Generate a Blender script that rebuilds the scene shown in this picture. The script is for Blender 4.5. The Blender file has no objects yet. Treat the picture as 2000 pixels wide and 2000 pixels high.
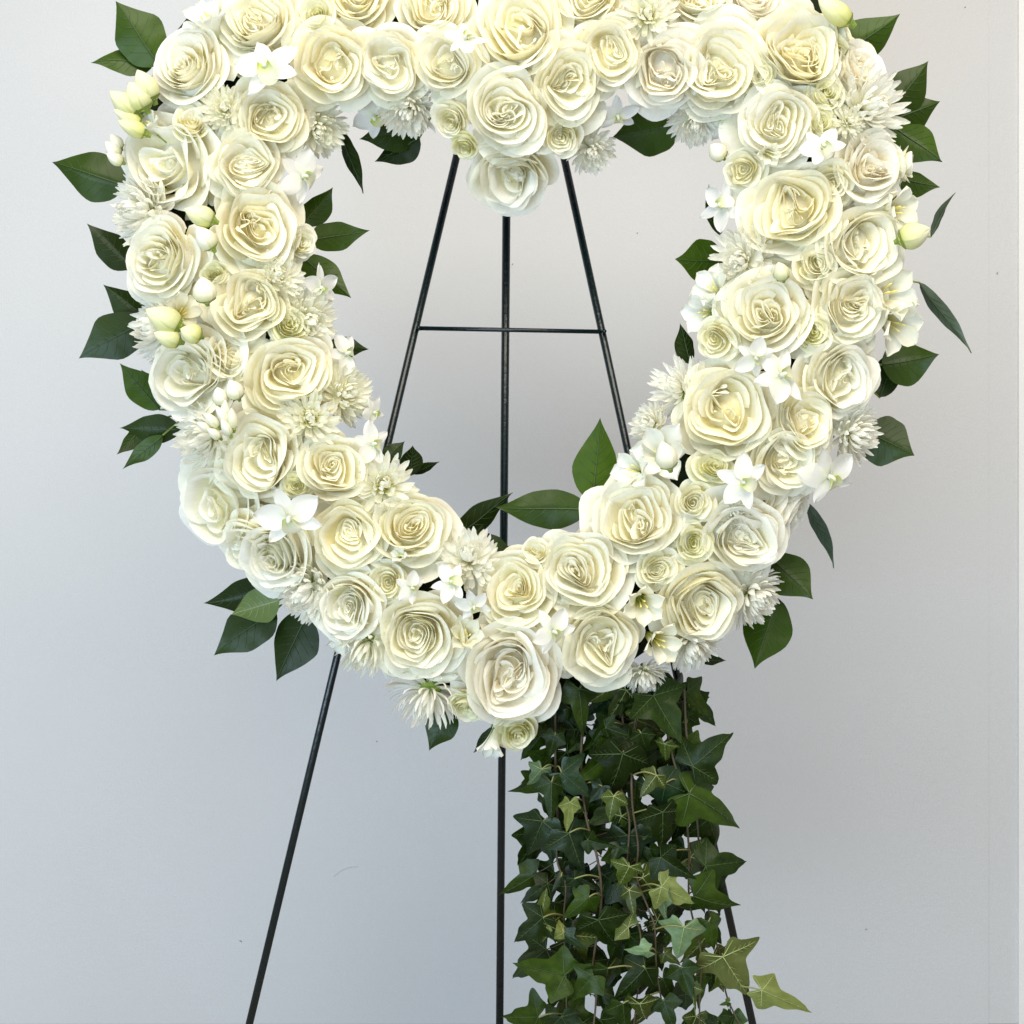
import bpy, math, random
import numpy as np
from mathutils import Vector, Matrix

# ------------------------------------------------------------------ scene, camera, light
sc = bpy.context.scene
C = sc.collection
S = 0.0007            # metres per photo pixel (photo 2000 x 2000) in the plane of the wreath
D = 2.0               # camera distance to that plane
ZC = 1.05             # height of the camera and of the picture's centre
WALL_Y = 1.0

cam = bpy.data.cameras.new("camera")
cam.sensor_width = 36.0
cam.lens = 18.0 * D / (1000 * S)
cam.clip_end = 100.0
camo = bpy.data.objects.new("camera", cam)
camo.location = (0, -D, ZC)
camo.rotation_euler = (math.radians(90), 0, 0)
C.objects.link(camo)
sc.camera = camo

world = bpy.data.worlds.new("World")
sc.world = world
world.use_nodes = True
bg = world.node_tree.nodes["Background"]
bg.inputs[0].default_value = (0.965, 0.97, 1.0, 1)
bg.inputs[1].default_value = 0.50


def area(name, loc, target, sx, sy, energy, col):
    l = bpy.data.lights.new(name, 'AREA')
    l.shape = 'RECTANGLE'
    l.size, l.size_y = sx, sy
    l.energy = energy
    l.color = col
    o = bpy.data.objects.new(name, l)
    o.location = loc
    o.rotation_euler = (Vector(target) - Vector(loc)).to_track_quat('-Z', 'Y').to_euler()
    C.objects.link(o)


# ceiling lights of the shop (warm, high, in front) and its window (cool, low, to the left)
area("ceiling_light", (0.15, -1.75, ZC + 1.8), (0.0, 0.1, ZC + 0.1), 2.4, 1.4, 82, (1.0, 0.915, 0.765))
area("window_light", (-1.5, -2.9, ZC - 0.80), (0.25, 0.7, ZC - 0.80), 3.2, 1.1, 118, (0.58, 0.80, 1.0))

sc.view_settings.view_transform = 'Standard'
sc.view_settings.look = 'None'
sc.view_settings.exposure = 0.03
sc.view_settings.gamma = 1.0
try:
    sc.cycles.max_bounces = 14
    sc.cycles.diffuse_bounces = 10
    sc.cycles.transmission_bounces = 8
    sc.cycles.sample_clamp_indirect = 6
except Exception:
    pass

rng = np.random.default_rng(7)
random.seed(7)

# ------------------------------------------------------------------ materials


def new_mat(name):
    m = bpy.data.materials.new(name)
    m.use_nodes = True
    nt = m.node_tree
    return m, nt, nt.nodes["Principled BSDF"], nt.nodes["Material Output"]


def N(nt, t, **kw):
    n = nt.nodes.new(t)
    for k, v in kw.items():
        setattr(n, k, v)
    return n


def petal_mat(name, tip, base, transl=0.32, rough=0.58, vein=0.35, split=(0.15, 0.8)):
    """UV.y runs from the petal's base to its rim: the living petal is deeper coloured at its base."""
    m, nt, p, out = new_mat(name)
    L = nt.links
    uv = N(nt, 'ShaderNodeUVMap')
    sep = N(nt, 'ShaderNodeSeparateXYZ')
    L.new(uv.outputs[0], sep.inputs[0])
    ramp = N(nt, 'ShaderNodeMapRange')
    ramp.inputs['From Min'].default_value = split[0]
    ramp.inputs['From Max'].default_value = split[1]
    L.new(sep.outputs[1], ramp.inputs['Value'])
    mix = N(nt, 'ShaderNodeMix', data_type='RGBA')
    mix.inputs['A'].default_value = (*base, 1)
    mix.inputs['B'].default_value = (*tip, 1)
    L.new(ramp.outputs[0], mix.inputs['Factor'])
    mp = N(nt, 'ShaderNodeMapping')
    mp.inputs['Scale'].default_value = (22, 3.0, 1)
    L.new(uv.outputs[0], mp.inputs[0])
    oi = N(nt, 'ShaderNodeObjectInfo')
    noi = N(nt, 'ShaderNodeTexNoise', noise_dimensions='4D')
    noi.inputs['Scale'].default_value = 1.0
    noi.inputs['Detail'].default_value = 3
    L.new(mp.outputs[0], noi.inputs['Vector'])
    mu = N(nt, 'ShaderNodeMath', operation='MULTIPLY')
    mu.inputs[1].default_value = 37.0
    L.new(oi.outputs['Random'], mu.inputs[0])
    L.new(mu.outputs[0], noi.inputs['W'])
    # brightness variation: faint veins and petal to petal
    hsv = N(nt, 'ShaderNodeHueSaturation')
    val = N(nt, 'ShaderNodeMapRange')
    val.inputs['To Min'].default_value = 0.90
    val.inputs['To Max'].default_value = 1.06
    L.new(noi.outputs[0], val.inputs['Value'])
    L.new(val.outputs[0], hsv.inputs['Value'])
    sat = N(nt, 'ShaderNodeMapRange')
    sat.inputs['To Min'].default_value = 0.75
    sat.inputs['To Max'].default_value = 1.2
    L.new(oi.outputs['Random'], sat.inputs['Value'])
    L.new(sat.outputs[0], hsv.inputs['Saturation'])
    L.new(mix.outputs['Result'], hsv.inputs['Color'])
    L.new(hsv.outputs[0], p.inputs['Base Color'])
    p.inputs['Roughness'].default_value = rough
    p.inputs['Specular IOR Level'].default_value = 0.28
    bump = N(nt, 'ShaderNodeBump')
    bump.inputs['Strength'].default_value = vein
    bump.inputs['Distance'].default_value = 0.0016
    L.new(noi.outputs[0], bump.inputs['Height'])
    L.new(bump.outputs[0], p.inputs['Normal'])
    tr = N(nt, 'ShaderNodeBsdfTranslucent')
    L.new(hsv.outputs[0], tr.inputs['Color'])
    ms = N(nt, 'ShaderNodeMixShader')
    ms.inputs[0].default_value = transl
    L.new(p.outputs[0], ms.inputs[1])
    L.new(tr.outputs[0], ms.inputs[2])
    L.new(ms.outputs[0], out.inputs['Surface'])
    return m


def leaf_mat(name, a, b, rough=0.38, transl=0.12, spec=0.45, scale=14):
    m, nt, p, out = new_mat(name)
    L = nt.links
    tc = N(nt, 'ShaderNodeTexCoord')
    oi = N(nt, 'ShaderNodeObjectInfo')
    noi = N(nt, 'ShaderNodeTexNoise', noise_dimensions='4D')
    noi.inputs['Scale'].default_value = scale
    noi.inputs['Detail'].default_value = 5
    L.new(tc.outputs['Object'], noi.inputs['Vector'])
    mu = N(nt, 'ShaderNodeMath', operation='MULTIPLY')
    mu.inputs[1].default_value = 23.0
    L.new(oi.outputs['Random'], mu.inputs[0])
    L.new(mu.outputs[0], noi.inputs['W'])
    mr = N(nt, 'ShaderNodeMapRange')
    mr.inputs['From Min'].default_value = 0.3
    mr.inputs['From Max'].default_value = 0.7
    L.new(noi.outputs[0], mr.inputs['Value'])
    mix = N(nt, 'ShaderNodeMix', data_type='RGBA')
    mix.inputs['A'].default_value = (*a, 1)
    mix.inputs['B'].default_value = (*b, 1)
    L.new(mr.outputs[0], mix.inputs['Factor'])
    hsv = N(nt, 'ShaderNodeHueSaturation')
    v = N(nt, 'ShaderNodeMapRange')
    v.inputs['To Min'].default_value = 0.7
    v.inputs['To Max'].default_value = 1.35
    L.new(oi.outputs['Random'], v.inputs['Value'])
    L.new(v.outputs[0], hsv.inputs['Value'])
    L.new(mix.outputs['Result'], hsv.inputs['Color'])
    L.new(hsv.outputs[0], p.inputs['Base Color'])
    p.inputs['Roughness'].default_value = rough
    p.inputs['Specular IOR Level'].default_value = spec
    bump = N(nt, 'ShaderNodeBump')
    bump.inputs['Strength'].default_value = 0.35
    bump.inputs['Distance'].default_value = 0.001
    n2 = N(nt, 'ShaderNodeTexNoise')
    n2.inputs['Scale'].default_value = scale * 5
    L.new(tc.outputs['Object'], n2.inputs['Vector'])
    L.new(n2.outputs[0], bump.inputs['Height'])
    L.new(bump.outputs[0], p.inputs['Normal'])
    tr = N(nt, 'ShaderNodeBsdfTranslucent')
    L.new(hsv.outputs[0], tr.inputs['Color'])
    ms = N(nt, 'ShaderNodeMixShader')
    ms.inputs[0].default_value = transl
    L.new(p.outputs[0], ms.inputs[1])
    L.new(tr.outputs[0], ms.inputs[2])
    L.new(ms.outputs[0], out.inputs['Surface'])
    return m


def plain_mat(name, col, rough=0.5, metal=0.0, spec=0.5, noise=0.0, scale=30):
    m, nt, p, out = new_mat(name)
    p.inputs['Base Color'].default_value = (*col, 1)
    p.inputs['Roughness'].default_value = rough
    p.inputs['Metallic'].default_value = metal
    p.inputs['Specular IOR Level'].default_value = spec
    if noise:
        L = nt.links
        tc = N(nt, 'ShaderNodeTexCoord')
        n = N(nt, 'ShaderNodeTexNoise')
        n.inputs['Scale'].default_value = scale
        n.inputs['Detail'].default_value = 6
        L.new(tc.outputs['Object'], n.inputs['Vector'])
        mr = N(nt, 'ShaderNodeMapRange')
        mr.inputs['To Min'].default_value = 1 - noise
        mr.inputs['To Max'].default_value = 1 + noise
        L.new(n.outputs[0], mr.inputs['Value'])
        hsv = N(nt, 'ShaderNodeHueSaturation')
        hsv.inputs['Color'].default_value = (*col, 1)
        L.new(mr.outputs[0], hsv.inputs['Value'])
        L.new(hsv.outputs[0], p.inputs['Base Color'])
        b = N(nt, 'ShaderNodeBump')
        b.inputs['Strength'].default_value = 0.3
        b.inputs['Distance'].default_value = 0.002
        L.new(n.outputs[0], b.inputs['Height'])
        L.new(b.outputs[0], p.inputs['Normal'])
    return m


M = {
    'cream': petal_mat('cream_rose_petal', (0.935, 0.92, 0.79), (0.905, 0.85, 0.58)),
    'warm': petal_mat('warm_rose_petal', (0.935, 0.915, 0.76), (0.90, 0.835, 0.53)),
    'ivory': petal_mat('ivory_rose_petal', (0.94, 0.93, 0.835), (0.905, 0.86, 0.60)),
    'blush': petal_mat('blush_rose_petal', (0.935, 0.915, 0.82), (0.91, 0.845, 0.65)),
    'spray': petal_mat('spray_rose_petal', (0.91, 0.90, 0.70), (0.82, 0.79, 0.36)),
    'sprayw': petal_mat('pale_spray_rose_petal', (0.92, 0.91, 0.77), (0.86, 0.81, 0.48)),
    'mum': petal_mat('chrysanthemum_petal', (0.93, 0.92, 0.84), (0.90, 0.89, 0.66), 0.42, 0.6, 0.15, (0.0, 0.55)),
    'mumc': petal_mat('cream_chrysanthemum_petal', (0.93, 0.92, 0.80), (0.87, 0.85, 0.55), 0.42, 0.6, 0.15, (0.0, 0.6)),
    'disc': plain_mat('chrysanthemum_disc', (0.62, 0.60, 0.20), 0.7, noise=0.3, scale=8),
    'orchid': petal_mat('orchid_petal', (0.91, 0.905, 0.87), (0.86, 0.88, 0.70), 0.42, 0.5, 0.2, (0.0, 0.35)),
    'lip': petal_mat('orchid_lip', (0.88, 0.88, 0.66), (0.52, 0.60, 0.16), 0.2, 0.45, 0.1, (0.1, 0.7)),
    'freesia': petal_mat('freesia_petal', (0.89, 0.88, 0.74), (0.62, 0.56, 0.12), 0.3, 0.5, 0.15, (0.12, 0.55)),
    'freesiaw': petal_mat('white_freesia_petal', (0.90, 0.91, 0.84), (0.75, 0.77, 0.46), 0.3, 0.5, 0.15, (0.05, 0.5)),
    'bud': petal_mat('bud_petal', (0.86, 0.84, 0.58), (0.66, 0.68, 0.22), 0.25, 0.5, 0.1, (0.0, 0.8)),
    'budw': petal_mat('white_bud_petal', (0.89, 0.87, 0.74), (0.80, 0.78, 0.42), 0.25, 0.5, 0.1, (0.0, 0.6)),
    'stamen': plain_mat('stamen', (0.80, 0.72, 0.25), 0.6),
    'calyx': leaf_mat('calyx_green', (0.16, 0.24, 0.03), (0.26, 0.34, 0.06), 0.5, 0.1),
    'dark': leaf_mat('dark_leaf', (0.012, 0.027, 0.003), (0.022, 0.044, 0.004), 0.36, 0.06, 0.24),
    'mid': leaf_mat('mid_green_leaf', (0.022, 0.050, 0.003), (0.040, 0.078, 0.004), 0.36, 0.08, 0.22),
    'lime': leaf_mat('lime_leaf', (0.14, 0.22, 0.035), (0.20, 0.29, 0.06), 0.42, 0.2),
    'grey': leaf_mat('grey_green_leaf', (0.055, 0.085, 0.055), (0.085, 0.12, 0.08), 0.5, 0.1),
    'ivy': leaf_mat('ivy_leaf', (0.0055, 0.015, 0.001), (0.015, 0.032, 0.0015), 0.38, 0.08, 0.18, 5),
    'ivymid': leaf_mat('mid_green_ivy_leaf', (0.014, 0.032, 0.002), (0.034, 0.064, 0.004), 0.38, 0.12, 0.22, 5),
    'ivyblue': leaf_mat('bluish_ivy_leaf', (0.005, 0.016, 0.005), (0.013, 0.034, 0.010), 0.34, 0.08, 0.35, 5),
    'ivylime': leaf_mat('lime_ivy_leaf', (0.13, 0.16, 0.035), (0.20, 0.23, 0.065), 0.5, 0.3, 0.3, 5),  # pale lime leaf colour, with the light through backlit leaves painted in
    'ivymint': leaf_mat('mint_ivy_leaf', (0.12, 0.20, 0.085), (0.19, 0.28, 0.15), 0.42, 0.2, 0.4, 5),
    'ivyolive': leaf_mat('olive_ivy_leaf', (0.034, 0.056, 0.005), (0.068, 0.095, 0.012), 0.45, 0.25, 0.35, 5),  # olive leaf colour that also paints in the glow of backlit leaves
    'vein': plain_mat('leaf_vein', (0.048, 0.085, 0.022), 0.5),
    'veindark': plain_mat('dark_leaf_vein', (0.030, 0.062, 0.016), 0.45),
    'veinlime': plain_mat('lime_leaf_vein', (0.36, 0.42, 0.16), 0.5),
    'stem': plain_mat('ivy_stem', (0.075, 0.055, 0.028), 0.6, noise=0.35, scale=60),
    'petiole': plain_mat('ivy_petiole', (0.20, 0.20, 0.07), 0.55),
    'foam': plain_mat('wet_floral_foam', (0.010, 0.016, 0.006), 0.9, spec=0.1, noise=0.5, scale=60),
    'easel': plain_mat('easel_green_enamel', (0.002, 0.009, 0.011), 0.26, 0.0, 0.45, noise=0.25, scale=120),
}

# ------------------------------------------------------------------ helpers


def W(px, py, y=0.0):
    """The point at depth y that the photograph shows at pixel (px, py)."""
    k = S * (D + y) / D
    return Vector(((px - 1000) * k, y, ZC - (py - 1000) * k))


def mesh_from(name, v, f, uv=None, mat=None, smooth=True):
    me = bpy.data.meshes.new(name)
    me.from_pydata([tuple(x) for x in v], [], [tuple(x) for x in f])
    if uv is not None:
        lay = me.uv_layers.new(name="UVMap")
        idx = np.empty(len(me.loops), dtype=np.int32)
        me.loops.foreach_get("vertex_index", idx)
        lay.data.foreach_set("uv", np.asarray(uv, dtype=np.float32)[idx].ravel())
    if smooth:
        me.polygons.foreach_set("use_smooth", np.ones(len(me.polygons), dtype=bool))
    if mat:
        me.materials.append(mat)
    me.update()
    return me


_grid_proto = {}


def grid_mesh(name, P, mat):
    """P: (nu, nv, 3) surface; u across, v from base to rim."""
    nu, nv = P.shape[:2]
    key = (nu, nv)
    if key not in _grid_proto:
        f = [(i * nv + j, (i + 1) * nv + j, (i + 1) * nv + j + 1, i * nv + j + 1) for i in range(nu - 1) for j in range(nv - 1)]
        uu, vv = np.meshgrid(np.linspace(0, 1, nu), np.linspace(0, 1, nv), indexing='ij')
        _grid_proto[key] = mesh_from("petal", np.zeros((nu * nv, 3)), f, np.stack([uu.ravel(), vv.ravel()], 1))
    me = _grid_proto[key].copy()
    me.name = name
    me.vertices.foreach_set("co", np.ascontiguousarray(P.reshape(-1), dtype=np.float32))
    me.materials.append(mat)
    me.update()
    return me


def link(name, data, parent=None, mat=None):
    o = bpy.data.objects.new(name, data)
    if parent is not None:
        o.parent = parent
    C.objects.link(o)
    if mat is not None:
        o.material_slots[0].link = 'OBJECT'
        o.material_slots[0].material = mat
    return o


def tag(o, label, cat, group=None):
    o['label'] = label
    o['category'] = cat
    if group:
        o['group'] = group
    return o


def thing(name, label, cat, group=None, mw=None):
    o = bpy.data.objects.new(name, None)
    o.empty_display_size = 0.02
    C.objects.link(o)
    if mw is not None:
        o.matrix_world = mw
    return tag(o, label, cat, group)


def tube(path, rad, n=8, closed=False, cap=True):
    """(verts, faces) of a tube along path; rad is one radius or one per point."""
    P = [Vector(p) for p in path]
    rads = rad if hasattr(rad, '__len__') else [rad] * len(P)
    v, f = [], []
    up = Vector((0.13, 0.31, 0.94)).normalized()
    for i, p in enumerate(P):
        if closed:
            t = (P[(i + 1) % len(P)] - P[i - 1]).normalized()
        else:
            t = (P[min(i + 1, len(P) - 1)] - P[max(i - 1, 0)]).normalized()
        a = t.cross(up)
        if a.length < 1e-4:
            a = t.cross(Vector((1, 0, 0)))
        a.normalize()
        b = t.cross(a)
        for k in range(n):
            th = 2 * math.pi * k / n
            v.append(p + (a * math.cos(th) + b * math.sin(th)) * rads[i])
    m = len(P)
    for i in range(m if closed else m - 1):
        for k in range(n):
            j = (i + 1) % m
            f.append((i * n + k, i * n + (k + 1) % n, j * n + (k + 1) % n, j * n + k))
    if cap and not closed:
        f.append(tuple(range(n - 1, -1, -1)))
        f.append(tuple((m - 1) * n + k for k in range(n)))
    return v, f


def smooth_path(pts, n=6):
    P = [Vector(p) for p in pts]
    out = []
    for i in range(len(P) - 1):
        p0, p1, p2, p3 = P[max(i - 1, 0)], P[i], P[i + 1], P[min(i + 2, len(P) - 1)]
        for k in range(n):
            t = k / n
            out.append(0.5 * ((2 * p1) + (p2 - p0) * t + (2 * p0 - 5 * p1 + 4 * p2 - p3) * t * t + (3 * p1 - p0 - 3 * p2 + p3) * t ** 3))
    out.append(P[-1])
    return out


# centre line of the heart-shaped ring, photo pixels
HEART = [(1000, 120), (900, 60), (760, 10), (620, 20), (500, 90), (420, 200), (395, 330), (405, 480), (430, 640), (490, 800),
         (570, 940), (670, 1060), (790, 1160), (900, 1230), (1000, 1270), (1110, 1220), (1230, 1140), (1340, 1040), (1440, 920),
         (1520, 790), (1575, 650), (1610, 500), (1620, 350), (1590, 210), (1510, 100), (1400, 40), (1260, 20), (1120, 60)]
_H = np.array(HEART, float)


def heart_offset(px, py):
    """Vector from the nearest point of the ring's centre line to the pixel."""
    a = _H
    b = np.roll(_H, -1, axis=0)
    p = np.array([px, py], float)
    ab = b - a
    t = np.clip(((p - a) * ab).sum(1) / (ab * ab).sum(1), 0, 1)
    q = a + ab * t[:, None]
    d = p - q
    i = np.argmin((d * d).sum(1))
    return d[i]


def facing(px, py, k, face=None):
    if face is not None:
        dx, dy, ang = face
        ang = math.radians(ang)
        l = math.hypot(dx, dy) or 1.0
        ux, uy = dx / l, dy / l
    else:
        d = heart_offset(px, py)
        l = math.hypot(*d) or 1e-6
        ang = min(1.0, l / 200.0) * math.radians(k)
        ux, uy = d[0] / l, d[1] / l
    return Vector((ux * math.sin(ang), -math.cos(ang), -uy * math.sin(ang)))


def place(px, py, r, k=32, back=0.0, face=None, base=0.8, spin=None):
    """World matrix of a flower whose face is seen at (px, py) with radius r pixels."""
    d = heart_offset(px, py)
    l = min(1.0, math.hypot(*d) / 215.0)
    y = -(0.052 + 0.062 * math.sqrt(max(0.0, 1 - l * l))) + back
    n = facing(px, py, k, face)
    R = r * S * (D + y) / D
    q = n.to_track_quat('Z', 'Y')
    sp = Matrix.Rotation(random.uniform(0, 6.283) if spin is None else math.radians(spin), 4, 'Z')
    return Matrix.Translation(W(px, py, y) - n * (base * R)) @ q.to_matrix().to_4x4() @ sp @ Matrix.Scale(R, 4)


# ------------------------------------------------------------------ roses
NU, NV = 15, 11


def warp_field(rg, amp, twist, quart):
    ws = [(rg.uniform(0, 6.28), rg.uniform(4.5, 8.5), rg.uniform(0, 6.28), rg.uniform(0, 6.28)) for _ in range(4)]
    oa, ol = rg.uniform(0, 6.28), rg.uniform(0.05, 0.19)
    off = (ol * math.cos(oa), ol * math.sin(oa))
    ps = rg.uniform(0, 6.28)
    el = rg.uniform(-0.10, 0.10)

    def fn(P):
        x, y = P[..., 0].copy(), P[..., 1].copy()
        q2 = x * x + y * y
        g = np.exp(-q2 / 0.26)
        dx = dy = 0.0
        for a, f, p1, p2 in ws:
            s = x * math.cos(a) + y * math.sin(a)
            dx = dx + np.sin(f * s + p1)
            dy = dy + np.sin(f * s + p2)
        gg = amp * (0.25 + g)
        g2 = np.exp(-q2 / 0.34)
        x2 = x + dx * gg * 0.5 + off[0] * g2
        y2 = y + dy * gg * 0.5 + off[1] * g2
        ph = np.arctan2(y2, x2)
        rr = np.hypot(x2, y2)
        rr = rr * (1 + quart * np.cos(2 * ph + ps) * np.exp(-q2 / 0.15) + el * np.cos(2 * ph + 1.3))
        ph = ph + twist * np.exp(-q2 / 0.2)
        P[..., 0] = rr * np.cos(ph)
        P[..., 1] = rr * np.sin(ph)
        return P
    return fn


STYLE = {   # petals in the cup, guard petals, warp, twist, quarter, dome, cup depth
    'tight': dict(gap=0.05, knots=(1, 1, 2), n=22, g=7, amp=0.065, twist=0.2, quart=0.05, dome=0.02, core=0.05),
    'swirl': dict(gap=0.08, knots=(1, 2, 2), n=23, g=7, amp=0.085, twist=0.9, quart=0.16, dome=-0.06, core=0.05),
    'quart': dict(gap=0.10, knots=(2, 2, 3), n=25, g=7, amp=0.110, twist=0.6, quart=0.24, dome=-0.12, core=0.05),
    'open': dict(gap=0.09, knots=(2, 3), n=23, g=8, amp=0.095, twist=0.3, quart=0.25, dome=-0.16, core=0.06),
    'deep': dict(gap=0.14, knots=(1, 2, 3), n=22, g=7, amp=0.09, twist=0.7, quart=0.2, dome=-0.26, core=0.06),
    'ruffle': dict(gap=0.10, n=11, g=8, amp=0.13, twist=0.4, quart=0.2, dome=-0.10, core=0.08),
    'spray': dict(n=14, g=4, amp=0.035, twist=0.2, quart=0.06, dome=-0.04, core=0.07),
    'cup': dict(n=12, g=5, amp=0.05, twist=0.3, quart=0.12, dome=-0.10, core=0.08),
}


def rose_petals(style, rg):
    st = STYLE[style]
    n, g = st['n'], st['g']
    warp = warp_field(rg, st['amp'], st['twist'] * rg.choice([-1, 1]), st['quart'])
    u = np.linspace(-1, 1, NU)[:, None]
    v0 = np.linspace(0, 1, NV) ** 0.85
    v = v0[None, :]
    hand = rg.choice([-1, 1])
    out = []
    small = style in ('spray', 'cup')
    skirt = 3 if small else 4
    gap = st.get('gap', 0.07) * rg.uniform(0.6, 1.5)
    knots = int(rg.choice(st.get('knots', (1,))))
    kphase = rg.uniform(0, 6.28)
    kd = {1: 0.0, 2: 0.15, 3: 0.185}[knots]
    per = [0] * knots
    nwh = sum(1 for q in range(n) if q / (n - 1) <= 0.60) if not small else 0
    for k in range(n + g + skirt):
        guard = k >= n
        low = k >= n + g
        t = k / (n - 1) if not guard else 1.0
        s = (k - n) / max(g - 1, 1) if guard else 0.0
        if guard:
            rho = 0.73 + 0.13 * s + rg.uniform(-0.02, 0.02)
            H = 0.76 - 0.20 * s + rg.uniform(-0.03, 0.03)
            A = rg.uniform(0.95, 1.2)
            curl = math.exp(rg.uniform(math.log(0.02), math.log(0.085)))
            amax = rg.uniform(0.9, 2.4)
            rb = 0.30 + 0.12 * s
            pw = 0.50
            sp = 0.06
            zb = 0.0
            if low:
                s = 1.0
                rho = rg.uniform(0.98, 1.12) - (0.14 if small else 0.0)
                H = rg.uniform(0.30, 0.44)
                A = rg.uniform(0.72, 0.9) + (0.25 if small else 0.0)
        else:
            tw = 0.60
            whorl = t <= tw and not small
            kj = -1
            if small:
                rho = st['core'] + 0.62 * t ** 1.05 + rg.uniform(-0.022, 0.022) * (0.5 + t)
                H = 0.82 + st['dome'] * (1 - t) ** 0.8 + rg.uniform(-0.035, 0.035)
            elif whorl:
                kj = k % knots
                if knots == 1 or k >= nwh - 3:
                    kj = -1
                    rho = st['core'] + 0.35 * (t / tw) ** 1.05 + rg.uniform(-0.014, 0.014)
                else:
                    per[kj] += 1
                    rho = 0.022 + (0.040 if knots == 3 else 0.042) * per[kj] * rg.uniform(0.88, 1.14)
                H = 0.79 + st['dome'] * (1 - 0.55 * t / tw) + rg.uniform(-0.045, 0.045)
            else:
                tc = (t - tw) / (1 - tw)
                r0 = st['core'] + 0.35 + gap
                rho = r0 + (0.70 - r0) * tc + rg.uniform(-0.02, 0.02)
                H = 0.84 - 0.04 * tc + rg.uniform(-0.025, 0.025)
            A = 1.75 - 0.55 * t ** 0.7 + rg.uniform(-0.12, 0.12)
            if whorl:
                curl, amax = rg.uniform(0.014, 0.036), rg.uniform(0.9, 2.0)
            elif small:
                curl, amax = (0.35 + 0.65 * t) * math.exp(rg.uniform(math.log(0.010), math.log(0.055))), rg.uniform(0.7, 2.2)
            else:
                curl, amax = math.exp(rg.uniform(math.log(0.022), math.log(0.07))), rg.uniform(1.1, 2.3)
            rb = 0.5 * rho * (1 - t) + 0.30 * t
            pw = 0.62
            sp = 0.16 - 0.08 * t
            zb = (0.56 if not small else 0.40) * (1 - t) ** 0.8
        th = hand * ((k if not low else (k - n - g) * 1.571 / 2.39996 * (1 if skirt == 4 else 1.333)) * 2.39996 + rg.uniform(-0.18, 0.18))
        # outline: the rim falls away towards the petal's sides
        cut = 1 - (0.50 if not guard else 0.60) * np.abs(u) ** (3.4 if not guard else 2.7) - (0.05 * np.abs(u) if guard else 0) - 0.05 * rg.uniform(0, 1) * u
        vv = v * cut
        r = rb + (rho - rb) * vv ** pw
        z = zb + (H - zb) * vv ** 1.05
        flat = rg.uniform(-0.05, 0.15) * (0.4 + 0.6 * t) if not guard else rg.uniform(-0.02, 0.10)
        r = r * (1 + flat * (u * u - 0.25) * vv ** 2)
        # rolled rim
        vc = 0.74 if guard else 0.80
        w = np.clip((v - vc) / (1 - vc), 0, 1) * np.ones_like(u)
        roll = amax * (0.50 + 0.65 * np.clip(np.abs(u + rg.uniform(-0.15, 0.15)), 0, 1) ** 1.3)
        a = roll * w
        r = r + curl * (1 - np.cos(a)) * 1.25
        z = z + curl * (np.sin(a) - 0.9 * w)
        # guard petals lean out as one
        if guard:
            lean = rg.uniform(0.05, 0.12) + 0.04 * s
            r = r + lean * vv ** 3
            z = z - lean * 0.75 * vv ** 3
        # ripple along the rim
        f1, p1, f2, p2 = rg.uniform(2, 4), rg.uniform(0, 6.28), rg.uniform(5, 8), rg.uniform(0, 6.28)
        rip = (np.sin(f1 * u + p1) + 0.5 * np.sin(f2 * u + p2)) * v ** 3
        r = r + rip * (0.010 + 0.016 * t if guard or small or not whorl else 0.020)
        z = z + rip[:, ::-1][:, ::-1] * (0.012 + 0.020 * t)
        r = r * (1 + sp * u * hand)
        ph = th + u * A
        P = np.stack([r * np.cos(ph), r * np.sin(ph), np.broadcast_to(z, r.shape)], -1)
        if not guard and kj >= 0:
            P[..., 0] += kd * math.cos(kphase + 6.283 * kj / knots)
            P[..., 1] += kd * math.sin(kphase + 6.283 * kj / knots)
        P = warp(P)
        out.append(P)
    return out


def make_rose(px, py, r, style, label, tone='cream', face=None, name='rose', cat='rose', group='large cream roses in the wreath', back=0.0, k=32, spin=None):
    rg = np.random.default_rng(int(px * 7 + py * 13) % 100003)
    mw = place(px, py, r / 0.93, k, back, face, 0.78, spin)
    t = thing(name, label, cat, group, mw)
    for P in rose_petals(style, rg):
        link('petal', grid_mesh('petal', P, M[tone]), t)
    # green calyx under the bloom
    v, f = tube([(0, 0, -0.35), (0, 0, -0.12), (0, 0, -0.02), (0, 0, 0.02)], [0.06, 0.08, 0.20, 0.26], 10)
    link('calyx', mesh_from('calyx', v, f, None, M['calyx']), t)
    # the packed petal bases at the bottom of the cup
    a_ = np.linspace(0, 2 * math.pi, 25)[:, None]
    q_ = np.linspace(0, 0.70, 7)[None, :]
    z_ = (0.60 if style not in ('spray', 'cup') else 0.34) * np.clip(1 - q_ / 0.74, 0, 1) ** 0.8 + 0.02 * np.sin(3 * a_ + 9 * q_)
    P = np.stack([q_ * np.cos(a_), q_ * np.sin(a_), z_ + 0 * a_], -1)
    link('petal_base', grid_mesh('petal_base', P, M[tone]), t)
    return t

# ------------------------------------------------------------------ chrysanthemums


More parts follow.
